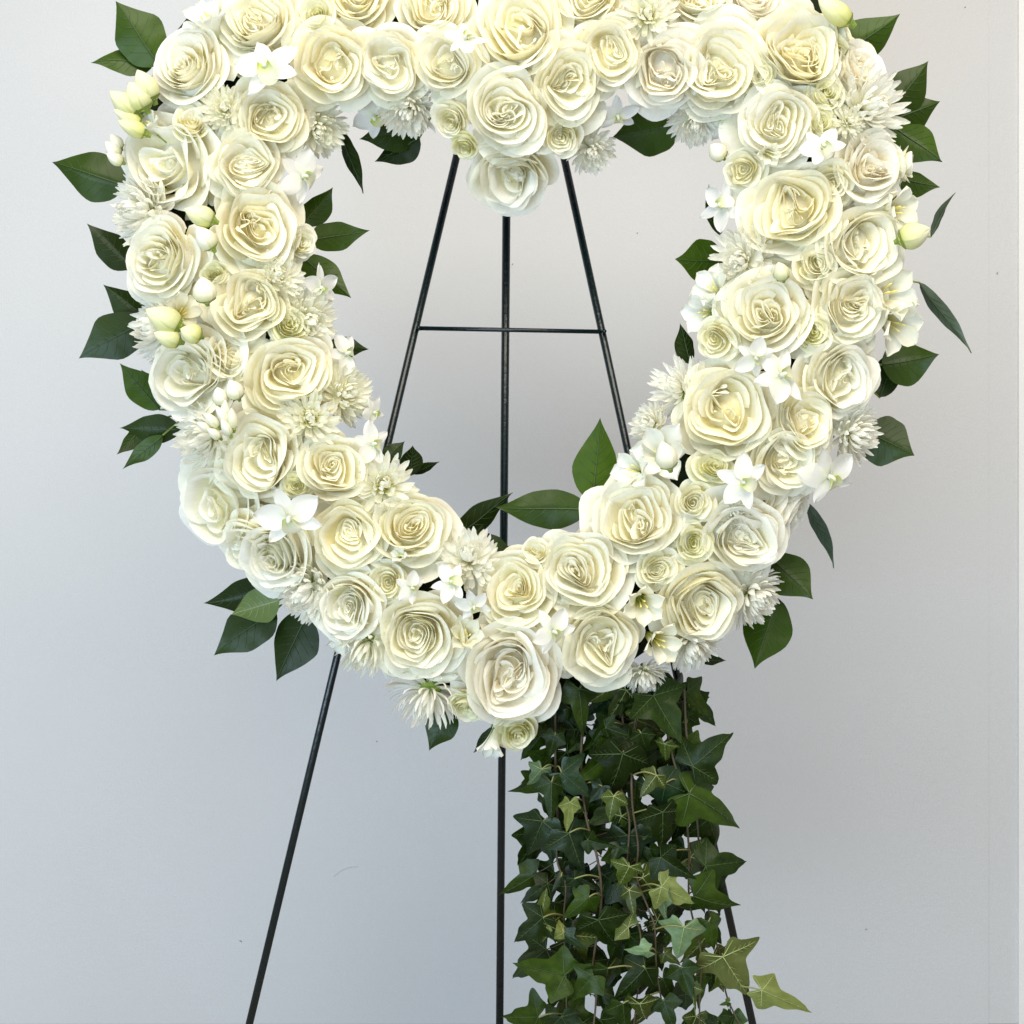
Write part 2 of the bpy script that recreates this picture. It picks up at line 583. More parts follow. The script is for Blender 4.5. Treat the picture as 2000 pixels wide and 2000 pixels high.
def floret_mesh(name, width, up, tipcurl, mat, seed):
    rg = np.random.default_rng(seed)
    nu, nv = 5, 9
    u = np.linspace(-1, 1, nu)[:, None]
    v = np.linspace(0, 1, nv)[None, :]
    wv = width * (0.30 + 0.70 * np.sin(np.clip(v * 1.15, 0, 1) * math.pi * 0.62) ** 1.2) * np.sqrt(np.clip(1 - np.clip((v - 0.72) / 0.28, 0, 1) ** 2, 0.02, 1))
    y = u * wv
    a = up * v ** 1.5 + tipcurl * np.clip((v - 0.7) / 0.3, 0, 1) ** 2
    dx = np.cos(a)
    dz = np.sin(a)
    x = np.concatenate([[0], np.cumsum((dx[0, 1:] + dx[0, :-1]) / 2)]) / (nv - 1)
    z = np.concatenate([[0], np.cumsum((dz[0, 1:] + dz[0, :-1]) / 2)]) / (nv - 1)
    zz = z[None, :] + 0.55 * width * (u ** 2) * (1 - 0.4 * v) + 0.01 * np.sin(5 * v + rg.uniform(0, 6)) + 0 * y
    xx = x[None, :] + 0 * y
    P = np.stack([xx, y, zz], -1)
    return grid_mesh(name, P, mat)


_FL = {}
for key, mat in (('mum', M['mum']), ('mumc', M['mumc'])):
    for w_, nm in ((0.076, 'm'), (0.050, 's')):
        _FL[key, nm] = [floret_mesh('ray_floret', w_ * q, up, tc, mat, i) for i, (q, up, tc) in enumerate(((1.0, 0.5, 0.3), (0.85, 0.8, 0.5), (1.1, 0.3, 0.7), (0.9, 1.0, 0.2)))]


def disc_mesh(rg):
    v, f = [], []
    for i in range(46):
        a = i * 2.39996
        q = 0.26 * math.sqrt(i / 46)
        h = 0.34 - 0.9 * q * q + rg.uniform(-0.015, 0.02)
        c = Vector((q * math.cos(a), q * math.sin(a), h))
        t, g = tube([c - Vector((0, 0, 0.16)), c, c + Vector((q * 0.2 * math.cos(a), q * 0.2 * math.sin(a), 0.055))], [0.016, 0.022, 0.012], 5)
        n = len(v)
        v += t
        f += [tuple(n + k for k in ff) for ff in g]
    return mesh_from('disc', v, f, None, M['disc'])


_DISC = disc_mesh(np.random.default_rng(3))


def make_mum(px, py, r, label, kind='full', tone='mum', face=None, back=0.03, k=52, group='white chrysanthemums in the wreath'):
    rg = np.random.default_rng(int(px * 3 + py * 17) % 99991)
    t = thing('chrysanthemum', label, 'chrysanthemum', group, place(px, py, r * 1.12, k, back * 0.7 - 0.004, face, 0.45))
    fine = kind == 'spider'
    wq = 0.80 if r > 80 else 1.0
    if kind == 'eye':
        rows = [(18, 0.0, 1.0, 0.0), (18, 0.22, 0.96, 0.03), (16, 0.44, 0.86, 0.06), (14, 0.68, 0.70, 0.10), (12, 0.92, 0.52, 0.13)]
        link('disc', _DISC, t)
    elif fine:
        rows = [(20, -0.1, 1.0, 0.0), (20, 0.15, 1.0, 0.03), (18, 0.42, 0.95, 0.06), (16, 0.70, 0.85, 0.09), (13, 0.98, 0.72, 0.12), (9, 1.25, 0.6, 0.14)]
    else:
        rows = [(21, -0.10, 1.0, 0.0), (22, 0.08, 1.0, 0.03), (21, 0.26, 0.96, 0.05), (20, 0.45, 0.90, 0.08), (17, 0.66, 0.82, 0.10), (14, 0.88, 0.73, 0.12), (11, 1.10, 0.64, 0.14), (7, 1.32, 0.54, 0.15)]
    for n, el, ln, z0 in rows:
        o0 = rg.uniform(0, 6.28)
        for i in range(n):
            me = _FL[tone, 's' if fine else 'm'][rg.integers(0, 4)]
            o = link('petal', me, t)
            a = o0 + 6.283 * i / n + rg.uniform(-0.12, 0.12)
            e = el + rg.uniform(-0.13, 0.13)
            L = ln * rg.uniform(0.88, 1.1)
            o.matrix_local = (Matrix.Translation((0, 0, z0)) @ Matrix.Rotation(a, 4, 'Z') @ Matrix.Rotation(-e, 4, 'Y')
                              @ Matrix.Rotation(rg.uniform(-0.3, 0.3), 4, 'X') @ Matrix.Diagonal((L, (0.9 + 0.25 * rg.uniform()) * wq, 0.9, 1)))
    v, f = tube([(0, 0, -0.3), (0, 0, -0.1), (0, 0, 0.04), (0, 0, 0.12)], [0.07, 0.10, 0.26, 0.20], 10)
    link('calyx', mesh_from('calyx', v, f, None, M['calyx']), t)
    return t


# ------------------------------------------------------------------ orchids, freesias, buds


def blade(nu, nv, length, width, shape, curve, cup, rg, ripple=0.02, tipn=0.0):
    """A flat petal along +X in its own frame; curve bends it up (+Z), cup folds its sides up."""
    u = np.linspace(-1, 1, nu)[:, None]
    v = np.linspace(0, 1, nv)[None, :]
    w = width * (np.sin(np.clip(v, 0, 1) ** shape * math.pi) ** 0.62 + 0.05 * (1 - v))
    if tipn:
        w = w * (1 - tipn * np.clip((v - 0.7) / 0.3, 0, 1) ** 2)
    y = u * w
    x = length * v + 0 * u - 0.03 * length * u * u * v
    z = curve * length * v * v + cup * width * u * u + ripple * np.sin(4 * v + 3 * u + rg.uniform(0, 6.28)) * v
    return np.stack([x, y, z + 0 * y], -1)


def make_orchid(px, py, r, label, face=None, back=-0.012, k=30, spin=0.0, group='white dendrobium orchids in the wreath'):
    rg = np.random.default_rng(int(px * 5 + py * 11) % 99991)
    t = thing('orchid', label, 'orchid', group, place(px, py, r, k, back, face, 0.3, spin))
    for nm, a, L, wd in (('sepal', 90, 0.98, 0.23), ('sepal', 212, 0.92, 0.23), ('sepal', 328, 0.92, 0.23), ('petal', 25, 1.0, 0.34), ('petal', 155, 1.0, 0.34)):
        P = blade(9, 9, L * rg.uniform(0.92, 1.08), wd * rg.uniform(0.9, 1.1), 0.80, rg.uniform(-0.16, 0.14), rg.uniform(-0.2, 0.35), rg, 0.03)
        o = link(nm, grid_mesh(nm, P, M['orchid']), t)
        o.matrix_local = Matrix.Translation((0, 0, 0.30 if nm == 'petal' else 0.27)) @ Matrix.Rotation(math.radians(a + rg.uniform(-7, 7)), 4, 'Z') @ Matrix.Translation((0.05, 0, 0))
    # lip: a scoop that points forward and down, with a green throat
    u = np.linspace(-1, 1, 9)[:, None]
    v = np.linspace(0, 1, 9)[None, :]
    ph = u * (2.1 - 1.0 * v)
    rad = 0.13 + 0.16 * v
    y = rad * np.sin(ph)
    x = -0.05 + 0.52 * v * (1 - 0.15 * u * u) + 0 * ph
    z = 0.42 - rad * np.cos(ph) + 0.16 + 0.10 * v - 0.25 * v ** 3
    o = link('lip', grid_mesh('lip', np.stack([x, y, z], -1), M['lip']), t)
    o.matrix_local = Matrix.Rotation(math.radians(-90), 4, 'Z')
    vv, ff = tube([(0, 0.02, 0.3), (0, 0.0, 0.42), (0, -0.05, 0.52), (0, -0.09, 0.56)], [0.09, 0.085, 0.07, 0.03], 8)
    link('column', mesh_from('column', vv, ff, [(0.5, 0.8)] * len(vv), M['orchid']), t)
    vv, ff = tube([(0, 0, -0.35), (0, 0, -0.05), (0, 0, 0.30)], [0.05, 0.06, 0.09], 8)
    link('stalk', mesh_from('stalk', vv, ff, None, M['calyx']), t)
    return t


def make_freesia(px, py, r, label, tone='freesia', face=None, back=-0.002, k=34, openness=1.0, group='open freesia blooms in the wreath', n=6):
    rg = np.random.default_rng(int(px * 9 + py * 5) % 99991)
    t = thing('freesia', label, 'freesia', group, place(px, py, r, k, back, face, 1.0))
    nu, nv = 9, 11
    u = np.linspace(-1, 1, nu)[:, None]
    v = np.linspace(0, 1, nv)[None, :]
    s0 = rg.uniform(0, 6.28)
    for i in range(n):
        inner = i % 2
        th = s0 + 6.283 * i / n + rg.uniform(-0.08, 0.08)
        op = openness * rg.uniform(0.75, 1.15) * (0.85 if inner else 1.0)
        r0 = 0.12 + 0.34 * v + op * 0.52 * np.clip(v - 0.25, 0, 1) ** 1.6
        z0 = 1.05 * v ** 0.85 - op * 0.34 * np.clip(v - 0.5, 0, 1) ** 2 * 2.2 + 0.10 * inner * v
        hw = (0.74 + 0.05 * inner) * (1 - np.clip((v - 0.66) / 0.34, 0, 1) ** 2.4 * 0.90)
        hw = hw * (1 - 0.18 * v)
        rr = r0 * (1 - 0.12 * u * u * v) + (0.03 if not inner else -0.02)
        zz = z0 + 0.10 * u * u * v + 0.02 * np.sin(6 * v + 3 * u + rg.uniform(0, 6.28)) * v
        ph = th + u * hw
        P = np.stack([rr * np.cos(ph), rr * np.sin(ph), zz + 0 * ph], -1)
        link('petal', grid_mesh('petal', P, M[tone]), t)
    for i in range(3):
        a = s0 + i * 2.09
        d = Vector((math.cos(a), math.sin(a), 0))
        vv, ff = tube([d * 0.03 + Vector((0, 0, 0.1)), d * 0.07 + Vector((0, 0, 0.55)), d * 0.12 + Vector((0, 0, 0.86)), d * 0.13 + Vector((0, 0, 0.94))], [0.014, 0.014, 0.032, 0.012], 6)
        link('stamen', mesh_from('stamen', vv, ff, None, M['stamen']), t)
    vv, ff = tube([(0, 0, -0.5), (0, 0, -0.2), (0, 0, 0.0), (0, 0, 0.16)], [0.06, 0.08, 0.14, 0.17], 9)
    link('calyx', mesh_from('calyx', vv, ff, None, M['calyx']), t)
    return t


def bud_parts(t, mtx, tone, rg, slim=0.42, npet=3, cal=True):
    """A closed bud along local +Z, unit length, of overlapping wrapped petals."""
    nu, nv = 9, 11
    u = np.linspace(-1, 1, nu)[:, None]
    v = np.linspace(0, 1, nv)[None, :]
    for i in range(npet):
        th = 6.283 * i / npet + rg.uniform(-0.1, 0.1)
        prof = slim * np.sin(np.clip(0.06 + 0.94 * v, 0, 1) ** 0.8 * math.pi) ** 0.8 + 0.012
        rr = prof * (1 + 0.05 * u + 0.02 * i)
        ph = th + u * 1.35 + v * 0.5
        z = v * (1 - 0.05 * u * u) * 1.0
        P = np.stack([rr * np.cos(ph), rr * np.sin(ph), z + 0 * ph], -1)
        o = link('petal', grid_mesh('petal', P, M[tone]), t)
        o.matrix_local = mtx
    if cal:
        vv, ff = tube([(0, 0, -0.16), (0, 0, -0.06), (0, 0, 0.01), (0, 0, 0.05), (0, 0, 0.11)], [0.07, 0.10, 0.48 * slim, 0.68 * slim, 0.90 * slim], 9, cap=False)
        o = link('calyx', mesh_from('calyx', vv, ff, None, M['calyx']), t)
        o.matrix_local = mtx


def make_buds(buds, label, group=None, back=-0.02, tone='bud', name='flower_bud', cat='bud'):
    """buds: (base px, base py, tip px, tip py, half width px); one sprig when several."""
    rg = np.random.default_rng(int(buds[0][0] * 3 + buds[0][1]) % 99991)
    x0, y0 = buds[0][0], buds[0][1]
    d = heart_offset(x0, y0)
    l = min(1.0, math.hypot(*d) / 215.0)
    yy = -(0.052 + 0.062 * math.sqrt(max(0.0, 1 - l * l))) + back
    root = W(x0, y0, yy)
    t = thing(name, label, cat, group, Matrix.Translation(root))
    for j, (bx, by, tx, ty, hw) in enumerate(buds):
        a = W(bx, by, yy + 0.004)
        b = W(tx, ty, yy - 0.010)
        L = (b - a).length
        slim = hw * S * 0.97 / L
        q = (b - a).to_track_quat('Z', 'Y').to_matrix().to_4x4()
        bud_parts(t, Matrix.Translation(a - root) @ q @ Matrix.Scale(L, 4), tone, rg, slim, 3)
    return t


# ------------------------------------------------------------------ single leaves


def leaf_part(parent, root, bx, by, tx, ty, wpx, y0, y1, tone, bend=0.0, fold=0.25, roll=0.0, shape=0.86, rg=None, arch=0.0, name='blade', veinmat='veindark'):
    """A leaf blade from pixel base to pixel tip (depths y0, y1) with its midrib as a sub-part."""
    a, b = W(bx, by, y0), W(tx, ty, y1)
    ax = b - a
    L = ax.length
    ax.normalize()
    view = Vector((0, -1, 0))
    side = ax.cross(view).normalized()
    nrm = side.cross(ax).normalized()
    if nrm.y > 0:
        nrm = -nrm
    R = Matrix.Rotation(math.radians(roll), 3, ax)
    side, nrm = R @ side, R @ nrm
    w = wpx * S * 0.5 * (D + (y0 + y1) / 2) / D
    nu, nv = 9, 17
    u = np.linspace(-1, 1, nu)[:, None]
    v = np.linspace(0, 1, nv)[None, :]
    prof = np.sin(np.clip(v, 0, 1) ** shape * math.pi)
    prof = np.clip(prof, 0, 1) ** 0.80 * (1 - 0.72 * np.clip((v - 0.60) / 0.40, 0, 1) ** 1.3) * 1.04
    f1 = rg.uniform(0, 6.28)
    edge = 1 + 0.045 * np.sin(8 * v + f1 + u) + 0.025 * np.sin(17 * v + 2 * f1)
    Y = u * w * prof * edge
    X = L * v - 0.04 * L * np.abs(u) * prof
    lat = bend * L * np.sin(v * math.pi * 0.5) * np.sin(v * math.pi * 0.5) - bend * L * v
    Z = -fold * np.abs(Y) + arch * L * np.sin(v * math.pi) + 0.012 * L * np.sin(7 * v + f1) * np.abs(u) + 0.006 * L * np.sin(24 * v) * np.abs(u)
    Z = -Z * -1.0
    A = np.array(a - root)
    axn, sn, nn = np.array(ax), np.array(side), np.array(nrm)
    P = A + X[..., None] * axn + (Y + lat)[..., None] * sn + Z[..., None] * nn
    o = link(name, grid_mesh(name, P, M[tone]), parent)
    # midrib and a few side veins, raised a hair above the blade
    path = [Vector(P[nu // 2, j]) + nrm * 0.0006 for j in range(0, nv)]
    vv, ff = tube(path, [0.0011 * (1 - 0.75 * j / (nv - 1)) for j in range(nv)], 5)
    for j in range(3, nv - 4, 2):
        for sgn in (-1, 1):
            ps = []
            for q in range(4):
                jj = min(nv - 1, j + q)
                ii = nu // 2 + sgn * q
                ps.append(Vector(P[ii, jj]) + nrm * 0.0003)
            t2, f2 = tube(ps, [0.0005, 0.0004, 0.0003, 0.0002], 4)
            n0 = len(vv)
            vv += t2
            ff += [tuple(n0 + k for k in g) for g in f2]
    link('midrib', mesh_from('midrib', vv, ff, None, M[veinmat]), o)
    return o


def make_leaves(leaves, label, group='green leaves round the wreath', stem=True):
    """leaves: (base px, base py, tip px, tip py, width px, tone, bend, roll, depth)."""
    rg = np.random.default_rng(int(leaves[0][0] * 3 + leaves[0][1] * 7) % 99991)
    root = W(leaves[0][0], leaves[0][1], leaves[0][8])
    single = len(leaves) == 1
    t = thing('foliage_leaf' if single else 'leaf_sprig', label, 'leaf' if single else 'leaf sprig', group, Matrix.Translation(root))
    cx = sum(l[0] for l in leaves) / len(leaves)
    cy = sum(l[1] for l in leaves) / len(leaves)
    d = heart_offset(cx, cy)
    l_ = math.hypot(*d) or 1
    join = W(cx - d[0] / l_ * 60, cy - d[1] / l_ * 60, leaves[0][8] + 0.005)
    for (bx, by, tx, ty, w, tone, bend, roll, y) in leaves:
        vm = {'dark': 'veindark', 'mid': 'vein', 'lime': 'veinlime', 'grey': 'vein'}[tone]
        leaf_part(t, root, bx, by, tx, ty, w, y, y + rg.uniform(-0.025, 0.02), tone, bend, rg.uniform(0.05, 0.4), roll + rg.uniform(-14, 14), rg.uniform(0.80, 0.92), rg, rg.uniform(-0.10, 0.10), 'blade' if single else 'leaf', vm)
        b = W(bx, by, y)
        mid = (b + join) / 2 + Vector((0, 0.004, 0))
        vv, ff = tube(smooth_path([b + (b - join) * 0.02, mid, join], 4), 0.0013, 6)
        vv = [p - root for p in vv]
        link('petiole', mesh_from('petiole', vv, ff, None, M['calyx']), t)
    return t


# ------------------------------------------------------------------ ivy
_IVY_HALF = [(0.0, 0.0), (-0.10, 0.10), (-0.20, 0.24), (-0.22, 0.38), (-0.10, 0.50), (0.06, 0.66), (0.16, 0.72), (0.22, 0.60), (0.30, 0.40), (0.36, 0.32),
             (0.50, 0.30), (0.64, 0.24), (0.80, 0.14), (0.92, 0.06), (1.02, 0.0)]
_IVY_VEINS = [(1.0, 0.0), (0.15, 0.70), (0.15, -0.70), (-0.19, 0.34), (-0.19, -0.34)]


def ivy_meshes(seed, wide, fold, droop):
    rg = np.random.default_rng(seed)
    half = smooth_path([Vector((x * rg.uniform(0.94, 1.06), y * wide * rg.uniform(0.92, 1.08), 0)) for x, y in _IVY_HALF], 3)
    other = smooth_path([Vector((x * rg.uniform(0.92, 1.06), -y * wide * rg.uniform(0.88, 1.10), 0)) for x, y in _IVY_HALF], 3)
    half[0] = other[0] = Vector((0, 0, 0))
    half[-1] = other[-1] = Vector((1.02, 0, 0))
    out = half[1:] + other[-2:0:-1]
    n = len(out)
    ctr = Vector((0.20, 0, 0))
    f1, f2 = rg.uniform(0, 6.28, 2)

    def lift(x, y):
        ay = abs(y)
        # valleys along the veins, pillowed between them
        ang = math.atan2(y, x + 0.02)
        rr = math.hypot(x, y)
        pil = 0.055 * rr * math.cos(ang * 5.2 + math.pi) 
        return -fold * ay ** 1.25 - droop * max(0, x) ** 2 + pil + 0.02 * math.sin(6 * x + f1) * ay + 0.02 * math.sin(8 * y + f2) * rr
    v, f, uv = [], [], []
    rings = 5
    for k in range(rings + 1):
        s = k / rings
        if k == 0:
            v.append((ctr.x, 0, lift(ctr.x, 0)))
            continue
        for p in out:
            q = ctr.lerp(p, s)
            v.append((q.x, q.y, lift(q.x, q.y)))
    for i in range(n):
        f.append((0, 1 + i, 1 + (i + 1) % n))
        for k in range(1, rings):
            a, b = 1 + (k - 1) * n, 1 + k * n
            f.append((a + i, b + i, b + (i + 1) % n, a + (i + 1) % n))
    blade_ = mesh_from('ivy_leaf', v, f, None, M['ivy'])
    vv, ff = [], []

    def vein(p, q, w0, w1, m=8):
        pts = []
        for i in range(m + 1):
            s = i / m
            x, y = p[0] + (q[0] - p[0]) * s, p[1] + (q[1] - p[1]) * s
            pts.append(Vector((x, y, lift(x, y) + 0.010)))
        t2, f2_ = tube(pts, [w0 + (w1 - w0) * i / m for i in range(m + 1)], 4)
        n0 = len(vv)
        vv.extend(t2)
        ff.extend([tuple(n0 + k for k in g) for g in f2_])
    for (x, y) in _IVY_VEINS:
        y *= wide
        vein((0, 0), (x * 0.95, y * 0.95), 0.011, 0.004)
        L = math.hypot(x, y)
        if L > 0.6:
            dx, dy = x / L, y / L
            for s in (0.25, 0.42, 0.58, 0.72):
                for sg in (-1, 1):
                    ex = x * s + (dx * 0.14 - dy * sg * 0.11) * (1 - 0.5 * s)
                    ey = y * s + (dy * 0.14 + dx * sg * 0.11) * (1 - 0.5 * s)
                    vein((x * s, y * s), (ex, ey), 0.0042, 0.002, 3)
    veins_ = mesh_from('veins', vv, ff, None, M['vein'])
    return blade_, veins_


IVY = [ivy_meshes(1, 0.95, 0.30, 0.16), ivy_meshes(2, 1.05, 0.15, 0.32), ivy_meshes(3, 0.85, 0.55, 0.10), ivy_meshes(4, 1.0, -0.10, -0.12),
       ivy_meshes(5, 0.75, 0.4, 0.3), ivy_meshes(6, 1.1, 0.25, 0.05), ivy_meshes(7, 0.9, -0.2, 0.25), ivy_meshes(8, 1.0, 0.45, 0.35)]
IVY_VEIN = {'ivy': 'vein', 'ivymid': 'vein', 'ivyblue': 'vein', 'ivylime': 'veinlime', 'ivymint': 'veinlime', 'ivyolive': 'veinlime'}


def ivy_leaf(t, root, node, bx, by, tx, ty, y0, dy, tone, roll, wide, rg, var=None, shy=False):
    """One leaf: petiole end at pixel (bx, by), middle tip at (tx, ty); its petiole runs to the stem point node."""
    a, b = W(bx, by, y0), W(tx, ty, y0 + dy)
    ax = b - a
    L = ax.length
    ax.normalize()
    side = Vector((0, -1, 0)).cross(ax).normalized()
    nrm = ax.cross(side).normalized()
    R = Matrix.Rotation(math.radians(roll), 3, ax)
    side, nrm = R @ side, R @ nrm
    bl, ve = IVY[rg.integers(0, len(IVY)) if var is None else var]
    o = link('leaf', bl, t, M[tone])
    m = Matrix((ax, side * (wide * 0.80), nrm)).transposed().to_4x4()
    o.matrix_local = Matrix.Translation(a - root) @ m @ Matrix.Scale(L, 4)
    link('veins', ve, o, M[IVY_VEIN[tone]])
    if node is not None:
        c = (a + node) / 2 + (Vector((0, 0.010, -0.004)) if shy else Vector((0, -0.008, 0.006)))
        vv, ff = tube(smooth_path([node, c, a], 5), [0.0007 if shy else 0.0011] * 11, 5)
        vv = [p - root for p in vv]
        link('petiole', mesh_from('petiole', vv, ff, None, M['stem' if shy else 'petiole']), t)
    return o


def make_vine(path, y0, leaves, label, rad=0.0020, fill=0, seed=1, fillw=45, tones=('ivy', 'ivy', 'ivy', 'ivymid', 'ivyblue', 'ivyolive')):
    """path: stem pixels from the wreath downwards; leaves: (base x, y, tip x, y, tone, roll, wide)."""
    rg = np.random.default_rng(seed)
    pts = smooth_path([W(x + 7 * math.sin(i * 2.3 + seed), y, y0 + 0.008 * math.sin(i * 1.7 + seed)) for i, (x, y) in enumerate(path)], 7)
    root = pts[0].copy()
    t = thing('ivy_vine', label, 'ivy vine', 'ivy vines trailing from the wreath', Matrix.Translation(root))
    vv, ff = tube([p - root for p in pts], [0.8 * rad * (1.15 - 0.5 * i / len(pts)) for i in range(len(pts))], 7)
    link('stem', mesh_from('stem', vv, ff, None, M['stem']), t)
    for j, lf in enumerate(leaves):
        bx, by, tx, ty, tone, roll, wide = lf[:7]
        if tone == 'ivy' and rg.uniform() < 0.4:
            tone = 'ivymid'
        dep = lf[7] if len(lf) > 7 else -0.022 - 0.014 * rg.uniform()
        a = W(bx, by, y0)
        node = min(pts, key=lambda p: (p - a).length + 0.6 * max(0, a.z - p.z))
        ivy_leaf(t, root, node, bx, by, tx, ty, y0 + dep, rg.uniform(-0.018, 0.018), tone, roll + rg.uniform(-24, 24), wide, rg)
    for i in range(fill):
        s = ((i + rg.uniform(0, 1)) / fill) ** 1.7
        p = pts[min(len(pts) - 1, int(s * len(pts)))]
        px = 1000 + p.x / (S * (D + p.y) / D)
        py = 1000 - (p.z - ZC) / (S * (D + p.y) / D)
        sg = 1 if i % 2 else -1
        bx = px + sg * rg.uniform(5, fillw)
        by = py + rg.uniform(-20, 30)
        Lp = rg.uniform(34, 92)
        an = math.radians(90 - sg * rg.uniform(-15, 70))
        ivy_leaf(t, root, p, bx, by, bx + Lp * math.cos(an), by + Lp * math.sin(an), y0 + rg.uniform(0.004, 0.030), rg.uniform(-0.02, 0.02),
                 tones[rg.integers(0, len(tones))], rg.uniform(-40, 40), rg.uniform(0.8, 1.15), rg, None, True)
    return t

# ================================================================== THE PLACE
# ------------------------------------------------------------------ wall and floor


def wall_mat():
    m, nt, p, out = new_mat("painted_wall")
    L = nt.links
    tc = N(nt, 'ShaderNodeTexCoord')
    n1 = N(nt, 'ShaderNodeTexNoise')
    n1.inputs['Scale'].default_value = 2.2
    n1.inputs['Detail'].default_value = 4
    n2 = N(nt, 'ShaderNodeTexNoise')
    n2.inputs['Scale'].default_value = 420
    n2.inputs['Detail'].default_value = 2
    n3 = N(nt, 'ShaderNodeTexNoise')
    n3.inputs['Scale'].default_value = 90
    n3.inputs['Detail'].default_value = 4
    for n in (n1, n2, n3):
        L.new(tc.outputs['Object'], n.inputs['Vector'])
    a = N(nt, 'ShaderNodeMath', operation='MULTIPLY_ADD')
    a.inputs[1].default_value = 0.09
    a.inputs[2].default_value = 0.90
    L.new(n1.outputs[0], a.inputs[0])
    b = N(nt, 'ShaderNodeMath', operation='MULTIPLY_ADD')
    b.inputs[1].default_value = 0.20
    L.new(n2.outputs[0], b.inputs[0])
    L.new(a.outputs[0], b.inputs[2])
    hsv = N(nt, 'ShaderNodeHueSaturation')
    hsv.inputs['Color'].default_value = (0.57, 0.573, 0.578, 1)
    L.new(b.outputs[0], hsv.inputs['Value'])
    L.new(hsv.outputs[0], p.inputs['Base Color'])
    p.inputs['Roughness'].default_value = 0.62
    p.inputs['Specular IOR Level'].default_value = 0.25
    ad = N(nt, 'ShaderNodeMath', operation='ADD')
    L.new(n2.outputs[0], ad.inputs[0])
    L.new(n3.outputs[0], ad.inputs[1])
    bp = N(nt, 'ShaderNodeBump')
    bp.inputs['Strength'].default_value = 0.45
    bp.inputs['Distance'].default_value = 0.0012
    L.new(ad.outputs[0], bp.inputs['Height'])
    L.new(bp.outputs[0], p.inputs['Normal'])
    return m


def box(x0, x1, y0, y1, z0, z1):
    v = [(x, y, z) for x in (x0, x1) for y in (y0, y1) for z in (z0, z1)]
    f = [(0, 1, 3, 2), (4, 6, 7, 5), (0, 4, 5, 1), (2, 3, 7, 6), (0, 2, 6, 4), (1, 5, 7, 3)]
    return v, f


def structure(name, v, f, mat, smooth=False, parent=None):
    o = link(name, mesh_from(name, v, f, None, mat, smooth), parent)
    if parent is None:
        o['kind'] = 'structure'
    return o


MW = wall_mat()
MTRIM = plain_mat('trim_white', (0.80, 0.80, 0.79), 0.35, noise=0.04, scale=30)
xe = W(1931, 1000, WALL_Y).x
xt = W(1988, 1000, WALL_Y).x
ZF = 0.0
wall = structure('wall', *box(-2.6, xe, WALL_Y, WALL_Y + 0.12, ZF, 3.0), MW)
structure('wall_return', *box(xe, 2.4, WALL_Y + 0.002, WALL_Y + 0.12, ZF, 3.0), MW)
structure('door_trim', *box(xt, xt + 0.11, WALL_Y - 0.006, WALL_Y + 0.003, ZF, 2.9), MTRIM)
structure('floor', *box(-2.6, 2.4, -3.2, WALL_Y + 0.12, ZF - 0.1, ZF), plain_mat('floor_concrete', (0.30, 0.25, 0.20), 0.5, noise=0.2, scale=4))
# small marks in the paint
MARK = plain_mat('scuff_mark', (0.33, 0.32, 0.32), 0.8)
for (x, y, L, a) in ((1948, 533, 5, 80), (1885, 14, 4, 30), (736, 1448, 4, 10), (470, 1838, 7, -30), (240, 697, 4, 20), (1001, 516, 4, 60), (1692, 1815, 5, -20), (1245, 455, 3, 30)):
    c = W(x, y, WALL_Y - 0.0006)
    d = Vector((math.cos(math.radians(a)), 0, math.sin(math.radians(a)))) * L * S * 0.6
    v, f = tube([c - d, c, c + d], [0.0007, 0.0013, 0.0006], 6)
    structure('scuff', v, f, MARK, True, wall)
hair = smooth_path([W(652, 1712, WALL_Y - 0.0005), W(668, 1700, WALL_Y - 0.0005), W(684, 1694, WALL_Y - 0.0005), W(700, 1693, WALL_Y - 0.0005)], 5)
v, f = tube(hair, 0.0005, 5)
structure('scratch', v, f, plain_mat('scratch_mark', (0.46, 0.46, 0.47), 0.8), True, wall)

# ------------------------------------------------------------------ easel
YL = 0.125
easel = thing('easel', 'dark green metal tripod easel standing behind the flower heart', 'easel', None, Matrix.Translation(W(985, 1000, YL) - Vector((0, 0, W(985, 1000, YL).z - ZF))))
eroot = easel.matrix_world.translation.copy()


def easel_bar(name, a, b, r, n=14, label=None, feet=True):
    v, f = tube([a - eroot, a.lerp(b, 0.5) - eroot, b - eroot], r, n)
    o = link(name, mesh_from(name, v, f, None, M['easel']), easel)
    if label:
        o['label'] = label
    return o


def down_to_floor(a, b):
    k = (ZF + 0.012 - a.z) / (b.z - a.z)
    return a + (b - a) * k


top_l, bot_l = W(949, 66, YL), W(487, 2000, YL)
top_r, bot_r = W(1049, 66, YL), W(1470, 2000, YL)
MFOOT = plain_mat('rubber_foot', (0.012, 0.012, 0.012), 0.7)
fl, fr = down_to_floor(top_l, bot_l), down_to_floor(top_r, bot_r)
legs = [easel_bar('leg', top_l, fl, 0.0056), easel_bar('leg', top_r, fr, 0.0056)]
rear_top = W(992, 66, YL + 0.016)
rear_bot = W(976, 2000, 0.36)
rb = down_to_floor(rear_top, rear_bot)
legs.append(easel_bar('leg', rear_top, rb, 0.0062))
easel_bar('crossbar', W(816, 641, YL - 0.003), W(1182, 648, YL - 0.003), 0.0032, 10)
easel_bar('top_plate', W(940, 60, YL + 0.006), W(1060, 60, YL + 0.006), 0.009, 10)
for p, lg in zip((fl, fr, rb), legs):
    v, f = tube([p - eroot + Vector((0, 0, -0.012)), p - eroot + Vector((0, 0, 0.02))], 0.009, 12)
    link('rubber_foot', mesh_from('rubber_foot', v, f, None, MFOOT), lg)
for (x, y) in ((818, 641), (1180, 648)):
    c = W(x, y, YL - 0.004) - eroot
    v, f = tube([c + Vector((0, -0.008, 0)), c + Vector((0, -0.002, 0)), c + Vector((0, 0.008, 0))], 0.0030, 8)
    link('bolt', mesh_from('bolt', v, f, None, M['easel']), easel)

